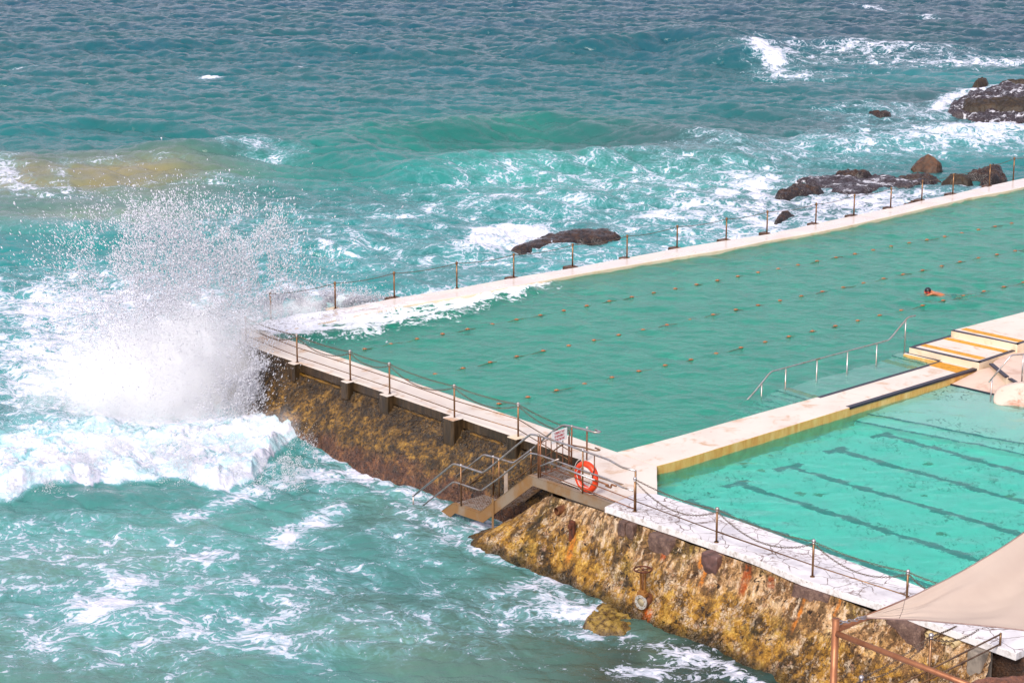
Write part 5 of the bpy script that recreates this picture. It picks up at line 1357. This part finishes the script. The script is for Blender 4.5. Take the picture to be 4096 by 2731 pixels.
# sail: tensioned cloth between three corners, edges curved inwards
sA = PD(c(13, 700, 358), YP + .55)
sB = PD((4560, 1700), YP + 8.5); sC = PD((4750, 2620), YP - .8)
N = 70
def edge_(a, b, sag, tow):
    return lambda t: a.lerp(b, t) + tow * (4 * t * (1 - t) * sag)
eAB = edge_(sA, sB, .62, ((sC - (sA + sB) / 2).normalized())); eAC = edge_(sA, sC, .20, ((sB - (sA + sC) / 2).normalized())); eBC = edge_(sB, sC, .5, ((sA - (sB + sC) / 2).normalized()))
nrmS = (sB - sA).cross(sC - sA).normalized(); nrmS = nrmS if nrmS.z > 0 else -nrmS
V, Fc = [], []
for i in range(N + 1):
    u = i / N
    a, b = eAB(u), eAC(u)
    for j in range(N + 1):
        v = j / N; p = a.lerp(b, v)
        w = math.sin(math.pi * v) * u
        p = p - Vector((0, 0, 1)) * .55 * w * (1 - u * .2)
        an = (v - .5); r_ = u
        fold = .075 * math.sin(21 * u + 6 * v + 1.5 * mnoise.noise(Vector((u * 3, v * 2, 0)))) * sstep(.06, .22, u) * sstep(1.0, .6, v) ** 1 * sstep(.0, .35, v)
        fold += .02 * math.sin(37 * v) * math.exp(-u * 9) + .012 * mnoise.noise(Vector((u * 9, v * 9, 4)))
        V.append(p + nrmS * fold)
for i in range(N):
    for j in range(N):
        k = i * (N + 1) + j; Fc.append((k, k + N + 1, k + N + 2, k + 1))
t_sl = thing('shade_sail', sA, 'beige triangular shade sail with dark hem chained to the bronze pipe post', 'shade sail')
so_ = mesh_np('cloth', np.array([tuple(v) for v in V]), np.array(Fc), SAIL, True, None, t_sl)
sd_ = so_.modifiers.new('thick', 'SOLIDIFY'); sd_.thickness = .004
for jj in (0, N):
    m = MB(); m.tube([V[i * (N + 1) + jj] for i in range(N + 1)], .013, 6); m.build('hem', HEM, t_sl, True)
m = MB()
for i in (7,): m.tube([Vector(V[i * (N + 1) + j]) + nrmS * .004 for j in range(N + 1)], .006, 5)
for j in (18, 35, 52): m.tube([Vector(V[i * (N + 1) + j]) + nrmS * .004 for i in range(0, 8)], .004, 5)
m.build('corner_patch', m_plain('corner_webbing', (.24, .17, .15), .7, .3, 9), t_sl, True)
m = MB(); m.tube([Vector(V[i * (N + 1) + int(N * (.02 + .55 * ((i - 32) / 40.)))]) + nrmS * .004 for i in range(33, N)], .006, 5); m.build('seam', m_plain('seam_thread', (.36, .28, .24), .8, .2, 9), t_sl, True)
m = MB(); links(m, tp + Vector((.05, 0, -.06)), sA, .01, 7, .03, .009); m.tube([sA - (sA - tp).normalized() * .26, sA - (sA - tp).normalized() * .04], .02, 8); m.build('shackle_chain', STEEL, t_sl, True)

# ------------------------------------------------------------------ lane ropes
RO = [((c(5, 938, 665)), c(6, 2158, 10), 30, 3, 'lane rope with orange floats nearest the far wall'), ((c(5, 1222, 873)), c(6, 2290, 172), 27, 4, 'middle lane rope with orange floats in the big pool'), ((c(5, 1840, 1032)), c(6, 2347, 384), 22, 5, 'lane rope with orange floats passing just in front of the swimmer')]
fl0 = None
for k, (qa, qb, n, ex, lab) in enumerate(RO):
    a, b = P(qa, WM + .02), P(qb, WM + .02)
    t = thing('lane_rope', a, lab, 'lane rope', 'lane ropes across the big pool')
    d = (b - a) / n; e_ = b + d * ex; pts = []
    Nn = (n + ex) * 8
    for i in range(Nn + 1):
        p = a.lerp(e_, i / Nn); s = i / 8.
        p.z = WM - .032 + .05 * (mnoise.noise(Vector((s * .55 + k * 7, k * 3., 0)))) + .030 * abs(math.cos(s * math.pi)) ** 2
        p += Vector((0, mnoise.noise(Vector((s * .35, k * 5., 2))) * .12, 0)); pts.append(p)
    m = MB(); m.tube(pts, .011, 6); m.build('rope', ROPE_DARK, t, True)
    for i in range(n + ex + 1):
        p = pts[i * 8].copy(); p.z = WM + .025
        if fl0 is None:
            m = MB(); m.sphere((0, 0, 0), .043, 12, 8, sc=(1.1, 1.1, .9)); m.tube([Vector((-.08, 0, 0)), Vector((.08, 0, 0))], .024, 8); o = m.build('float', FLOAT_M, None, True); fl0 = o
        else: o = fl0.copy(); COL.objects.link(o)
        o.parent = t; o.matrix_parent_inverse = Matrix.Translation(t.location).inverted(); o.location = p

# ------------------------------------------------------------------ rocks
def rk(name, q, zz, wpx, hz, dep, mat, seed, label, cat='rock', rot=0., amp=.25, cuts=4, sub=5, flat=None, sc=1.6):
    o = P(q, zz); k = F / ((o - CAM).length)
    return tag(blob(name, o, (wpx * 1.74149 / k / 2, dep, hz), mat, seed, sub, amp, cuts, rot, None, sc, .2, flat), label, cat)
def ledge(name, pts, zt, mat, seed, label, cat='rock', base=None, step=.12, rim=.45, rug=.22, tilt=0.0):
    """a rock grown over its traced outline: steep broken rim, rough cracked top"""
    base = SEA - 1.0 if base is None else base
    pl = [P(q, (zt + SEA) / 2 if zt < -.9 else zt - .1) for q in pts]
    xs = [p.x for p in pl]; ys = [p.y for p in pl]; w = max(max(xs) - min(xs), max(ys) - min(ys)); step = max(.05, min(step, w / 90))
    gx = np.arange(min(xs) - .4, max(xs) + .4 + step, step); gy = np.arange(min(ys) - .4, max(ys) + .4 + step, step)
    X, Y = np.meshgrid(gx, gy, indexing='ij'); x, y = X.ravel(), Y.ravel()
    wx = x + (fbm2(x * .9 + seed, y * .9, 4, .6) - .5) * min(.9, w * .12); wy = y + (fbm2(x * .9 + 40, y * .9 + seed, 4, .6) - .5) * min(1.2, w * .16)
    ins = in_poly(wx, wy, [(p.x, p.y) for p in pl]); d = np.full(x.shape, 1e9)
    for a, b in zip(pl, pl[1:] + pl[:1]):
        ex, ey = b.x - a.x, b.y - a.y; t_ = np.clip(((wx - a.x) * ex + (wy - a.y) * ey) / (ex * ex + ey * ey + 1e-9), 0, 1)
        d = np.minimum(d, np.hypot(wx - a.x - t_ * ex, wy - a.y - t_ * ey))
    d = np.where(ins, d, -d); rim = min(rim, w * .12)
    r1 = fbm2(x * .8 + seed, y * .8 + seed, 4, .55); r2 = np.abs(fbm2(x * 1.7 + seed * 2, y * 1.7, 4, .6) - .5); r3 = fbm2(x * 5, y * 5 + seed, 3, .6)
    prof = sstep(-.35, rim, d) * .86 + .14 * sstep(0, w * .3, d)
    terr = np.floor((r1 + r3 * .12) * 9) / 9.
    h = (zt - base) * prof + sstep(0, rim, d) * rug * ((terr - .5) * 2.2 - r2 * 1.6 + (r3 - .5) * .5 + .15) + tilt * (x - np.mean(xs)) * sstep(-.2, .2, d)
    v = np.stack([x, y, base + h], 1); nx, ny = X.shape; I = np.arange(nx * ny).reshape(nx, ny)
    f = np.stack([I[:-1, :-1], I[1:, :-1], I[1:, 1:], I[:-1, 1:]], -1).reshape(-1, 4); f = f[(d[f] > -.34).any(1)]
    used = np.zeros(len(v), bool); used[f] = True; re = np.cumsum(used) - 1
    bm_o = mesh_np(name, v[used] - np.array([np.mean(xs), np.mean(ys), base]), re[f], mat, True); bm_o.location = (np.mean(xs), np.mean(ys), base)
    return tag(bm_o, label, cat)
k3 = lambda *l: [c(3, *q) for q in l]
k7 = lambda *l: [c(7, *q) for q in l]
k0 = lambda *l: [c(0, *q) for q in l]
ledge('rock', k0((1150, 575), (1195, 553), (1240, 538), (1300, 526), (1370, 520), (1420, 526), (1438, 540), (1400, 546), (1330, 553), (1260, 566), (1200, 578)), SEA + .34, ROCK_DARK, 3, 'low dark wet rock with white water breaking over its left end', rug=.13)
ledge('rock', k3((630, 1315), (660, 1290), (740, 1250), (800, 1222), (870, 1220), (930, 1235), (1000, 1245), (1040, 1260), (1010, 1280), (930, 1300), (850, 1320), (740, 1328), (660, 1330)), SEA + .6, ROCK_DARK, 8, 'rounded dark rock with foam running off it, beyond the pool fence', rim=1.1)
ledge('rock_shelf', k3((740, 1215), (860, 1185), (1050, 1160), (1150, 1150), (1290, 1165), (1450, 1180), (1640, 1200), (1830, 1200), (1700, 1225), (1500, 1250), (1300, 1290), (1150, 1315), (1060, 1275), (1000, 1245), (880, 1218)), SEA + .34, ROCK_SHELF, 14, 'broad flat wet rock shelf beyond the pool fence, partly awash', 'rock shelf', rug=.2)
ledge('rock', k3((1050, 1165), (1150, 1148), (1260, 1158), (1370, 1175), (1290, 1190), (1150, 1190), (1080, 1185)), SEA + .46, ROCK_DARK, 15, 'thin dark rock ridge at the back of the wet shelf')
ledge('rock', k3((1460, 1185), (1550, 1160), (1660, 1155), (1760, 1170), (1830, 1195), (1700, 1206), (1560, 1196)), SEA + .46, ROCK_DARK, 17, 'low dark rock between the shelf and the big boulder')
ledge('rock', k3((1950, 1175), (2010, 1152), (2120, 1138), (2200, 1122), (2245, 1160), (2250, 1190), (2180, 1205), (2040, 1212), (2080, 1190)), SEA + .68, ROCK_DARK, 27, 'wedge of dark layered rock behind the fence near the right edge', rim=.25, rug=.3)
ledge('rock', k3((1785, 1215), (1830, 1200), (1990, 1195), (2020, 1215), (1990, 1230), (1850, 1232)), SEA + .55, ROCK_MOSS, 29, 'small flat mossy rock in front of the layered wedge', rim=.3)
ledge('rock', k3((1390, 1412), (1410, 1385), (1480, 1368), (1520, 1328), (1600, 1330), (1710, 1345), (1650, 1375), (1560, 1402), (1460, 1425)), -.12, ROCK_BROWN, 33, 'brown sandstone slab leaning against the far pool wall', rim=.3, tilt=.12)
ledge('rock', k3((2250, 1215), (2290, 1200), (2300, 1165), (2330, 1150), (2420, 1150), (2420, 1230)), -.05, ROCK_BROWN, 35, 'brown rock at the right edge behind the last fence posts', rim=.3)
ledge('rock', k3((655, 1478), (680, 1440), (760, 1422), (835, 1438), (760, 1472), (690, 1484)), SEA + .42, ROCK_DARK, 37, 'small dark reef showing through foam close to the far wall')
ledge('rock', k3((845, 1528), (890, 1500), (990, 1498), (960, 1530)), -.4, ROCK_DARK, 38, 'dark rock touching the far wall by a fence post', rim=.2)
ledge('rock_shelf', k3((1815, 740), (1850, 690), (1900, 660), (2000, 610), (2100, 580), (2200, 570), (2352, 560), (2600, 540), (2600, 820), (2352, 812), (2200, 828), (2080, 812), (1980, 792), (1950, 762), (1850, 767)), SEA + .6, ROCK_SHELF, 41, 'large wet rock platform at the far right, waves draining off it', 'rock shelf', rug=.34)
ledge('rock', k3((1890, 715), (1950, 692), (2100, 685), (2300, 675), (2352, 670), (2600, 660), (2600, 750), (2352, 748), (2150, 742), (2050, 736), (1930, 730)), SEA + 1.1, ROCK_MOSS, 43, 'mossy brown ledge along the front of the far rock platform', rim=.5)
ledge('rock', k3((1995, 562), (2040, 535), (2130, 537), (2115, 556), (2050, 567)), SEA + .6, ROCK_MOSS, 45, 'small brown hump at the back of the far rock platform')
ledge('rock', k3((2170, 572), (2180, 552), (2260, 546), (2352, 556), (2500, 560), (2500, 575), (2300, 576)), SEA + .7, ROCK_MOSS, 46, 'dark back edge of the far rock platform at the picture edge')
ledge('rock', k3((1280, 770), (1330, 755), (1450, 752), (1482, 768), (1460, 783), (1380, 786), (1320, 777)), SEA + .42, ROCK_DARK, 47, 'low reef just breaking the surface left of the far platform')
ledge('rock', k7((1190, 1500), (1215, 1430), (1285, 1350), (1340, 1300), (1420, 1340), (1560, 1400), (1605, 1440), (1625, 1500), (1590, 1545), (1500, 1565), (1350, 1560), (1250, 1535)), SEA + .22, ROCK_GOLD, 51, 'yellow-brown weedy rock at the foot of the golden wall, foam streaming over it', rim=.7, rug=.22)
ledge('boulder', [c(13, *q) for q in ((1370, 1060), (1500, 1000), (1650, 925), (1780, 875), (1900, 868), (2050, 885), (2200, 866), (2352, 845), (2600, 835), (2600, 1250), (1370, 1250))], +.42, ROCK_RED, 57, 'pitted red sandstone boulder below the end of the slab', 'boulder', rim=.35, rug=.12)
def rk(name, q, zz, wpx, hz, dep, mat, seed, label, cat='rock', rot=0., amp=.25, cuts=4, sub=5, flat=None, sc=1.6):
    o = P(q, zz); k = F / ((o - CAM).length)
    return tag(blob(name, o, (wpx * 1.74149 / k / 2, dep, hz), mat, seed, sub, amp, cuts, rot, None, sc, .2, flat), label, cat)
rk('boulder', c(0, 2137, 386), SEA + .25, 86, .86, 1.1, ROCK_BROWN, 26, 'angular brown boulder standing alone above the white water', 'boulder', rot=-.1, cuts=10, amp=.16, sc=2.2)
o = K(13, 2020, 770, -.55); tag(blob('rock', o + Vector((0, .2, 0)), (.7, .5, .4), ROCK_BROWN, 61, 4, .2, 5, .3), 'rusty orange-brown ledge tucked under the slab end', 'rock')
o = K(13, 2200, 840, -.8); tag(blob('rock', o + Vector((.3, .4, 0)), (.9, .6, .3), ROCK_DARK, 62, 4, .2, 5, .3), 'dark ledge between the slab end and the red boulder', 'rock')

# ------------------------------------------------------------------ swimmer
def skin_chain(m, verts, edges): pass
def swimmer():
    o = K(6, 1722, 462, WM)
    hd = Vector((-1, .10, 0)).normalized(); up = Vector((0, 0, 1)); sd = up.cross(hd).normalized()    # swims to the left; sd: towards the camera if y<0
    if sd.y > 0: sd = -sd
    L = lambda f, s, u: o + hd * f + sd * s + up * u
    J = {}; Vt = []; Rr = []; Ed = []
    def v(p, r, par=None):
        Vt.append(p); Rr.append(r); i = len(Vt) - 1
        if par is not None: Ed.append((par, i))
        return i
    pel = v(L(-.85, 0, -.20), (.15, .12)); wa = v(L(-.65, 0, -.14), (.14, .11), pel); ch = v(L(-.38, 0, -.06), (.17, .13), wa); sh = v(L(-.20, 0, -.01), (.15, .11), ch)
    nk = v(L(-.10, 0, .05), (.065, .065), sh); h1 = v(L(.0, 0, .10), (.085, .085), nk); h2 = v(L(.10, 0, .12), (.10, .10), h1); h3 = v(L(.19, 0, .11), (.07, .08), h2)
    for s in (1, -1):
        s0 = v(L(-.22, .17 * s, .01 if s > 0 else -.03), (.075, .07), sh)
        if s > 0: el = v(L(-.02, .36, .09), (.055, .05), s0); wr = v(L(.24, .30, -.04), (.036, .032), el); ha = v(L(.32, .27, -.07), (.042, .022), wr); fd = Vector((.9, -.25, -.25))
        else: el = v(L(.05, -.28, -.12), (.05, .048), s0); wr = v(L(.30, -.22, -.16), (.036, .03), el); ha = v(L(.38, -.20, -.17), (.042, .022), wr); fd = Vector((.95, .1, -.12))
        for q in range(4):
            off_ = (q - 1.5) * .020; ln = (.070, .082, .078, .060)[q]
            b = L(*(((Vt[ha] - o).dot(hd)) + .035, (Vt[ha] - o).dot(sd) + off_, (Vt[ha] - o).dot(up)))
            k1 = v(b, (.010, .010), ha); d = hd * fd.x + sd * (fd.y + off_ * 3) + up * fd.z
            k2 = v(b + d * ln * .55, (.009, .009), k1); v(b + d * ln + up * -.012, (.008, .008), k2)
        tb = v(Vt[ha] + sd * (-.04 * s) + hd * .01, (.011, .011), ha); v(Vt[tb] + hd * .04 + sd * (-.015 * s), (.009, .009), tb)
        hp = v(L(-.95, .10 * s, -.22), (.105, .10), pel); kn = v(L(-1.35, .17 * s, -.30), (.07, .068), hp); an = v(L(-1.76, .14 * s, -.24), (.042, .042), kn); v(L(-1.95, .15 * s, -.27), (.035, .025), an)
    me = bpy.data.meshes.new('person'); me.from_pydata([tuple(p - o) for p in Vt], Ed, []); me.update()
    ob = bpy.data.objects.new('person', me); COL.objects.link(ob); ob.location = o; me.materials.append(SKIN)
    sk = ob.modifiers.new('skin', 'SKIN'); sk.use_smooth_shade = True
    for i, r in enumerate(Rr): me.skin_vertices[0].data[i].radius = r
    me.skin_vertices[0].data[0].use_root = True
    ss_ = ob.modifiers.new('sub', 'SUBSURF'); ss_.levels = 2; ss_.render_levels = 2
    tag(ob, 'swimmer in a black cap with a red strap, arms reaching ahead in the big pool', 'person')
    def part(name, m, mat):
        q = m.build(name, mat, None, True); q.parent = ob; q.location = (0, 0, 0); return q
    m = MB(); r = .128; b0 = Vector((0, 0, 0)) + hd * .10 + up * .135
    m.sphere(b0, r, 18, 12, sc=(1.08, 1.0, 1.0)); cap = part('swim_cap', m, CAPM)
    m = MB(); pts = [b0 + up * -.055 + (hd * math.cos(a) + sd * math.sin(a)) * .125 + hd * .01 for a in np.linspace(0, 2 * math.pi, 25)[:-1]]; m.tube(pts, .014, 6, closed=True)
    m.tube([b0 + up * -.10 + sd * .10 - hd * .06, b0 + up * -.08 + sd * .125 + hd * .02], .02, 6); part('goggle_strap', m, REDSTRAP)
    m = MB()                                        # face: nose, ear, chin just above the water
    m.sphere(b0 + hd * .135 - up * .045, .022, 8, 6); m.sphere(b0 + sd * .125 - up * .03, .03, 8, 6, sc=(.7, .4, 1)); m.sphere(b0 + hd * .09 - up * .10 + sd * .02, .06, 10, 7); part('face', m, SKIN)
    m = MB(); m.sphere(-hd * .90 - up * .20, .17, 14, 9, sc=(1.1, 1.15, .8)); part('swimwear', m, SUIT)
swimmer()

# debris drifting on the small pool's floor and a few leaves
fx_ = [c(8, 1700, 85), c(8, 1505, 112), c(8, 2250, 305), c(8, 2300, 325), c(8, 590, 135), c(8, 855, 290), c(8, 980, 295), c(8, 1680, 302), c(8, 1790, 555), c(8, 470, 95)]
m = MB()
for i, q in enumerate(fx_):
    p = PW(q, WK, KF + .02); r = .10 + .09 * random.random(); a0 = random.random() * 6
    m.poly([p + Vector((math.cos(a0 + k) * r * (1.6 if k % 2 else .7), math.sin(a0 + k) * r * (.8 + .4 * random.random()), .012 * (k % 2))) for k in range(0, 6)])
o = m.build('fallen_leaves', m_plain('sunken_leaf', (.20, .19, .07), .8, .5, 20)); tag(o, 'sunken brown leaves scattered on the small pool floor', 'leaves', None, 'stuff')

# ------------------------------------------------------------------ spray: drops of the wave that has just hit the corner
def drops(name, pts, rad, mat, seed, stretch=None, label=None):
    rad = np.minimum(rad, .030); r = np.random.default_rng(seed); n = len(pts)
    base = np.array([[1, 1, 1], [1, -1, -1], [-1, 1, -1], [-1, -1, 1]], float) / 1.3
    q = r.normal(size=(n, 4)); q /= np.linalg.norm(q, axis=1)[:, None]
    w, a, b, cc = q.T
    R = np.stack([np.stack([1 - 2 * (b * b + cc * cc), 2 * (a * b - cc * w), 2 * (a * cc + b * w)], -1), np.stack([2 * (a * b + cc * w), 1 - 2 * (a * a + cc * cc), 2 * (b * cc - a * w)], -1), np.stack([2 * (a * cc - b * w), 2 * (b * cc + a * w), 1 - 2 * (a * a + b * b)], -1)], 1)
    v = np.einsum('nij,kj->nki', R, base) * rad[:, None, None]
    if stretch is not None:
        d = stretch / (np.linalg.norm(stretch, axis=1)[:, None] + 1e-9); k = np.einsum('nki,ni->nk', v, d); v = v + d[:, None, :] * (k * 1.2)[..., None]
    v = (v + pts[:, None, :]).reshape(-1, 3)
    f = (np.arange(n)[:, None, None] * 4 + np.array([[0, 1, 2], [0, 3, 1], [0, 2, 3], [1, 3, 2]])[None]).reshape(-1, 3)
    o = mesh_np(name, v, f, mat, True); tag(o, label, 'spray', None, 'stuff'); return o

def rays_np(u, v):                                  # chart -> direction
    a = (u * 1.74149 - CX) / F; b = -(v * 1.74149 - CY) / F
    return np.stack([a, math.cos(PITCH) + b * math.sin(PITCH), -math.sin(PITCH) + b * math.cos(PITCH)], 1)
def cloud(n, comps, y0, dy, thr, seed, slope=0.0):
    r = np.random.default_rng(seed); us, vs, ys = [], [], []
    for (cu, cv, su, sv, w) in comps:
        k = int(n * w); u = r.normal(cu, su, k); v = r.normal(cv, sv, k); us.append(u); vs.append(v)
    u = np.concatenate(us); v = np.concatenate(vs); y = r.normal(y0, dy, len(u)) + slope * (u - 430)
    ang = np.arctan2(v - 1010, u - 500); rad = np.hypot(v - 1010, u - 500)
    nz = fbm2(ang * 7 + 50, rad * .012, 4, .6) * .6 + fbm2(u * .03, v * .03, 3) * .4
    ok = (r.random(len(u)) < sstep(thr - .12, thr + .10, nz)) & (v < 1120)
    u, v, y = u[ok], v[ok], y[ok]; d = rays_np(u, v); s = y / d[:, 1]; p = d * s[:, None]; p[:, 2] += HC
    vel = np.stack([(u - 500), np.zeros(len(u)), -(v - 1080)], 1)
    g = p[:, 2] > SEA + .1
    return p[g], vel[g]
main = [(410, 830, 85, 75, .22), (390, 910, 130, 55, .18), (470, 740, 90, 50, .10), (320, 800, 110, 90, .16), (540, 870, 40, 60, .10), (420, 970, 150, 40, .10), (220, 860, 120, 90, .10), (560, 770, 45, 50, .04)]
P1, V1 = cloud(80000, main, 73.6, 1.3, .34, 1)
drops('sea_spray', P1, RNG.gamma(2.6, .0022, len(P1)) + .003, DROPM, 2, V1, 'dense white burst of spray where the wave hits the wall corner')
up_ = [(410, 660, 130, 80, .42), (410, 550, 130, 55, .20), (560, 620, 80, 60, .14), (290, 660, 100, 80, .14), (370, 490, 60, 28, .05), (590, 520, 55, 28, .05)]
P2, V2 = cloud(48000, up_, 73.4, 1.2, .40, 3)
drops('sea_spray', P2, RNG.gamma(1.3, .0062, len(P2)) + .004, DROPM, 4, V2, 'scattered drops thrown high above the burst of spray')
cur = [(560, 900, 30, 40, .5), (590, 860, 22, 40, .3), (520, 930, 40, 30, .2)]
P3, V3_ = cloud(11000, cur, 72.4, .5, .46, 5)
drops('sea_spray', P3, RNG.gamma(1.6, .0062, len(P3)) + .004, DROPM, 6, V3_, 'curtain of falling drops in front of the dark wall corner')
# spray along the crest of the bore and behind the far wall
r = np.random.default_rng(8); n = 60000; uu = r.uniform(-40, 730, n); vv = np.interp(uu, EX, EY) - np.abs(r.normal(0, 45, n)) - r.uniform(0, 70, n) - 4
nz = fbm2(uu * .035, vv * .035, 4, .6); ok = r.random(n) < sstep(.40, .66, nz); uu, vv = uu[ok], vv[ok]
d = rays_np(uu, vv); hh = .35 + np.abs(r.normal(0, .42, len(uu))) * (.5 + .9 * np.exp(-((uu - 600) / 140.) ** 2)); s = (SEA + hh - HC) / d[:, 2]; p = d * s[:, None]; p[:, 2] += HC
drops('sea_spray', p, r.gamma(2.0, .0030, len(p)) + .003, DROPM, 9, None, 'fine drops flying along the crest of the breaking wave')
bl_ = [(690, 690, 50, 16, .4), (780, 690, 50, 14, .3), (640, 705, 30, 20, .2), (850, 690, 40, 8, .1)]
r = np.random.default_rng(18); us = np.concatenate([r.normal(a, s1, int(15000 * w)) for a, b, s1, s2, w in bl_]); vs = np.concatenate([r.normal(b, s2, int(15000 * w)) for a, b, s1, s2, w in bl_])
wv = np.interp(us, [560, 620, 770, 905, 1000], [752, 736, 712, 688, 670])
ok = (vs < wv) & (r.random(len(us)) < sstep(.36, .6, fbm2(us * .05, vs * .06, 3))); us, vs, wv = us[ok], vs[ok], wv[ok]
dw = rays_np(us, wv); yw = dw[:, 1] * (-HC / dw[:, 2]) + .5 + np.abs(r.normal(0, .4, len(us))); d = rays_np(us, vs); p = d * (yw / d[:, 1])[:, None]; p[:, 2] += HC
drops('sea_spray', p, r.gamma(2.0, .007, len(p)) + .004, DROPM, 19, None, 'white spray leaping behind the far pool wall')

# the fine mist inside the burst: one closed body of uneven density
def m_mist(blobs, peak):
    t = NT('spray_mist'); x_, y_, z_ = t.sep()[0:3]; tot = None
    for (bx, by, bz, sx, sy, sz, k) in blobs:
        q = None
        for a, o_, s_ in ((x_, bx, sx), (y_, by, sy), (z_, bz, sz)):
            d = t.math('DIVIDE', t.math('SUBTRACT', a, o_), s_); d = t.math('MULTIPLY', d, d); q = d if q is None else t.math('ADD', q, d)
        g = t.math('MULTIPLY', t.math('POWER', 2.718, t.math('MULTIPLY', q, -1.0)), k); tot = g if tot is None else t.math('ADD', tot, g)
    n = t.noise(.75, 6, .68, t.vmul(t.co, (1, 1, .8)), .6)
    den = t.math('MULTIPLY', t.math('MULTIPLY', t.ss(.10, .75, t.math('ADD', tot, t.math('MULTIPLY', t.math('SUBTRACT', n, .5), 1.1))), t.ss(.02, .12, tot)), peak)
    v = t.n('ShaderNodeVolumePrincipled'); v.inputs['Color'].default_value = (1, 1, 1, 1); v.inputs['Anisotropy'].default_value = -.45; t.put(v.inputs['Density'], den)
    t.t.links.new(v.outputs[0], t.out.inputs['Volume']); return t.mat
def mb(u, v, su, sv, k, yy=73.4, sy=1.5):
    p = PD(c(0, u, v), yy); q = F / (p - CAM).length / 1.74149
    return (p.x, p.y, p.z, su / q, sy, sv / q, k)
BL = [mb(410, 840, 110, 100, .75), mb(390, 920, 170, 75, .6), mb(470, 750, 110, 75, .36), mb(290, 830, 140, 110, .36), mb(545, 840, 50, 80, .34), mb(430, 985, 180, 50, .5), mb(200, 880, 170, 100, .30), mb(400, 640, 150, 70, .13), mb(250, 1030, 260, 42, .36, 68.5, 1.8), mb(590, 985, 90, 50, .42, 70.0, 1.4), mb(610, 715, 70, 40, .25, 74.5)]
m = MB(); m.box((-11.9, 71.2, 1.2), (14.5, 0, 0), (0, 10.4, 0), (0, 0, 8.0)); o = m.build('spray_mist', m_mist(BL, .8)); tag(o, 'white mist hanging inside the burst of spray at the wall corner', 'mist', None, 'stuff')

BL2 = [mb(640, 722, 42, 22, .7, 77.7, .9), mb(700, 706, 45, 26, .8, 79.7, .9), mb(780, 694, 50, 20, .7, 82.0, .9), mb(850, 688, 45, 12, .6, 84.2, .9)]
m = MB(); fa_, fb_ = FAR_OUT[1], FAR_OUT[4]; fd_ = (fb_ - fa_).normalized(); fn_ = Vector((-fd_.y, fd_.x, 0))
m.box((fa_ + fb_) / 2 + fn_ * .9 + Vector((0, 0, .35)), (fb_ - fa_) * 1.25, fn_ * 2.6, (0, 0, 3.2)); o = m.build('spray_mist', m_mist(BL2, 1.3)); tag(o, 'low white mist of spray behind the far pool wall', 'mist', None, 'stuff')

# ------------------------------------------------------------------ camera, light, sky
cam = bpy.data.cameras.new('camera'); cam.sensor_width = 36; cam.lens = F / 4096 * 36; cam.clip_end = 20000; cam.clip_start = .5
co_ = bpy.data.objects.new('camera', cam); COL.objects.link(co_); co_.location = (0, 0, HC); co_.rotation_euler = (math.pi / 2 - PITCH, 0, 0); SC.camera = co_
SUN_EL, SUN_AZ = math.radians(40), math.radians(203)           # azimuth from +Y, clockwise: behind the camera, to its left
sun = bpy.data.lights.new('sun', 'SUN'); sun.energy = 3.1; sun.angle = math.radians(20); sun.color = (1, .93, .84)
so2 = bpy.data.objects.new('sun', sun); COL.objects.link(so2)
sd3 = Vector((math.sin(SUN_AZ) * math.cos(SUN_EL), math.cos(SUN_AZ) * math.cos(SUN_EL), math.sin(SUN_EL)))
so2.rotation_euler = (-sd3).to_track_quat('-Z', 'Y').to_euler()
w = bpy.data.worlds.new('World'); SC.world = w; w.use_nodes = True; nt = w.node_tree; nt.nodes.clear()
sky = nt.nodes.new('ShaderNodeTexSky'); sky.sky_type = 'NISHITA'; sky.sun_disc = False; sky.sun_elevation = SUN_EL; sky.sun_rotation = SUN_AZ; sky.air_density = 1.0; sky.dust_density = 4.0; sky.ozone_density = 1.0
hs = nt.nodes.new('ShaderNodeHueSaturation'); hs.inputs['Saturation'].default_value = .38; hs.inputs['Value'].default_value = 1.0
tn = nt.nodes.new('ShaderNodeMix'); tn.data_type = 'RGBA'; tn.blend_type = 'MULTIPLY'; tn.inputs[0].default_value = 1; tn.inputs[7].default_value = (1.04, .97, 1.04, 1)
cl = nt.nodes.new('ShaderNodeMix'); cl.data_type = 'RGBA'; cl.inputs[0].default_value = .6; cl.inputs[7].default_value = (6.7, 6.7, 8.3, 1)    # high thin cloud over the whole sky
bg = nt.nodes.new('ShaderNodeBackground'); bg.inputs['Strength'].default_value = .11; ow = nt.nodes.new('ShaderNodeOutputWorld')
nt.links.new(sky.outputs[0], hs.inputs['Color']); nt.links.new(hs.outputs[0], tn.inputs[6]); nt.links.new(tn.outputs[2], cl.inputs[6]); nt.links.new(cl.outputs[2], bg.inputs[0]); nt.links.new(bg.outputs[0], ow.inputs[0])
vs_ = SC.view_settings; vs_.view_transform = 'Standard'; vs_.look = 'None'; vs_.exposure = EXPO; vs_.gamma = 1
cy = SC.cycles; cy.use_denoising = True; cy.max_bounces = 28; cy.volume_bounces = 20; cy.volume_max_steps = 256; cy.diffuse_bounces = 5; cy.glossy_bounces = 4; cy.transmission_bounces = 8; cy.transparent_max_bounces = 8; cy.caustics_refractive = True; cy.caustics_reflective = False; cy.sample_clamp_indirect = 8
cy.blur_glossy = 0.3
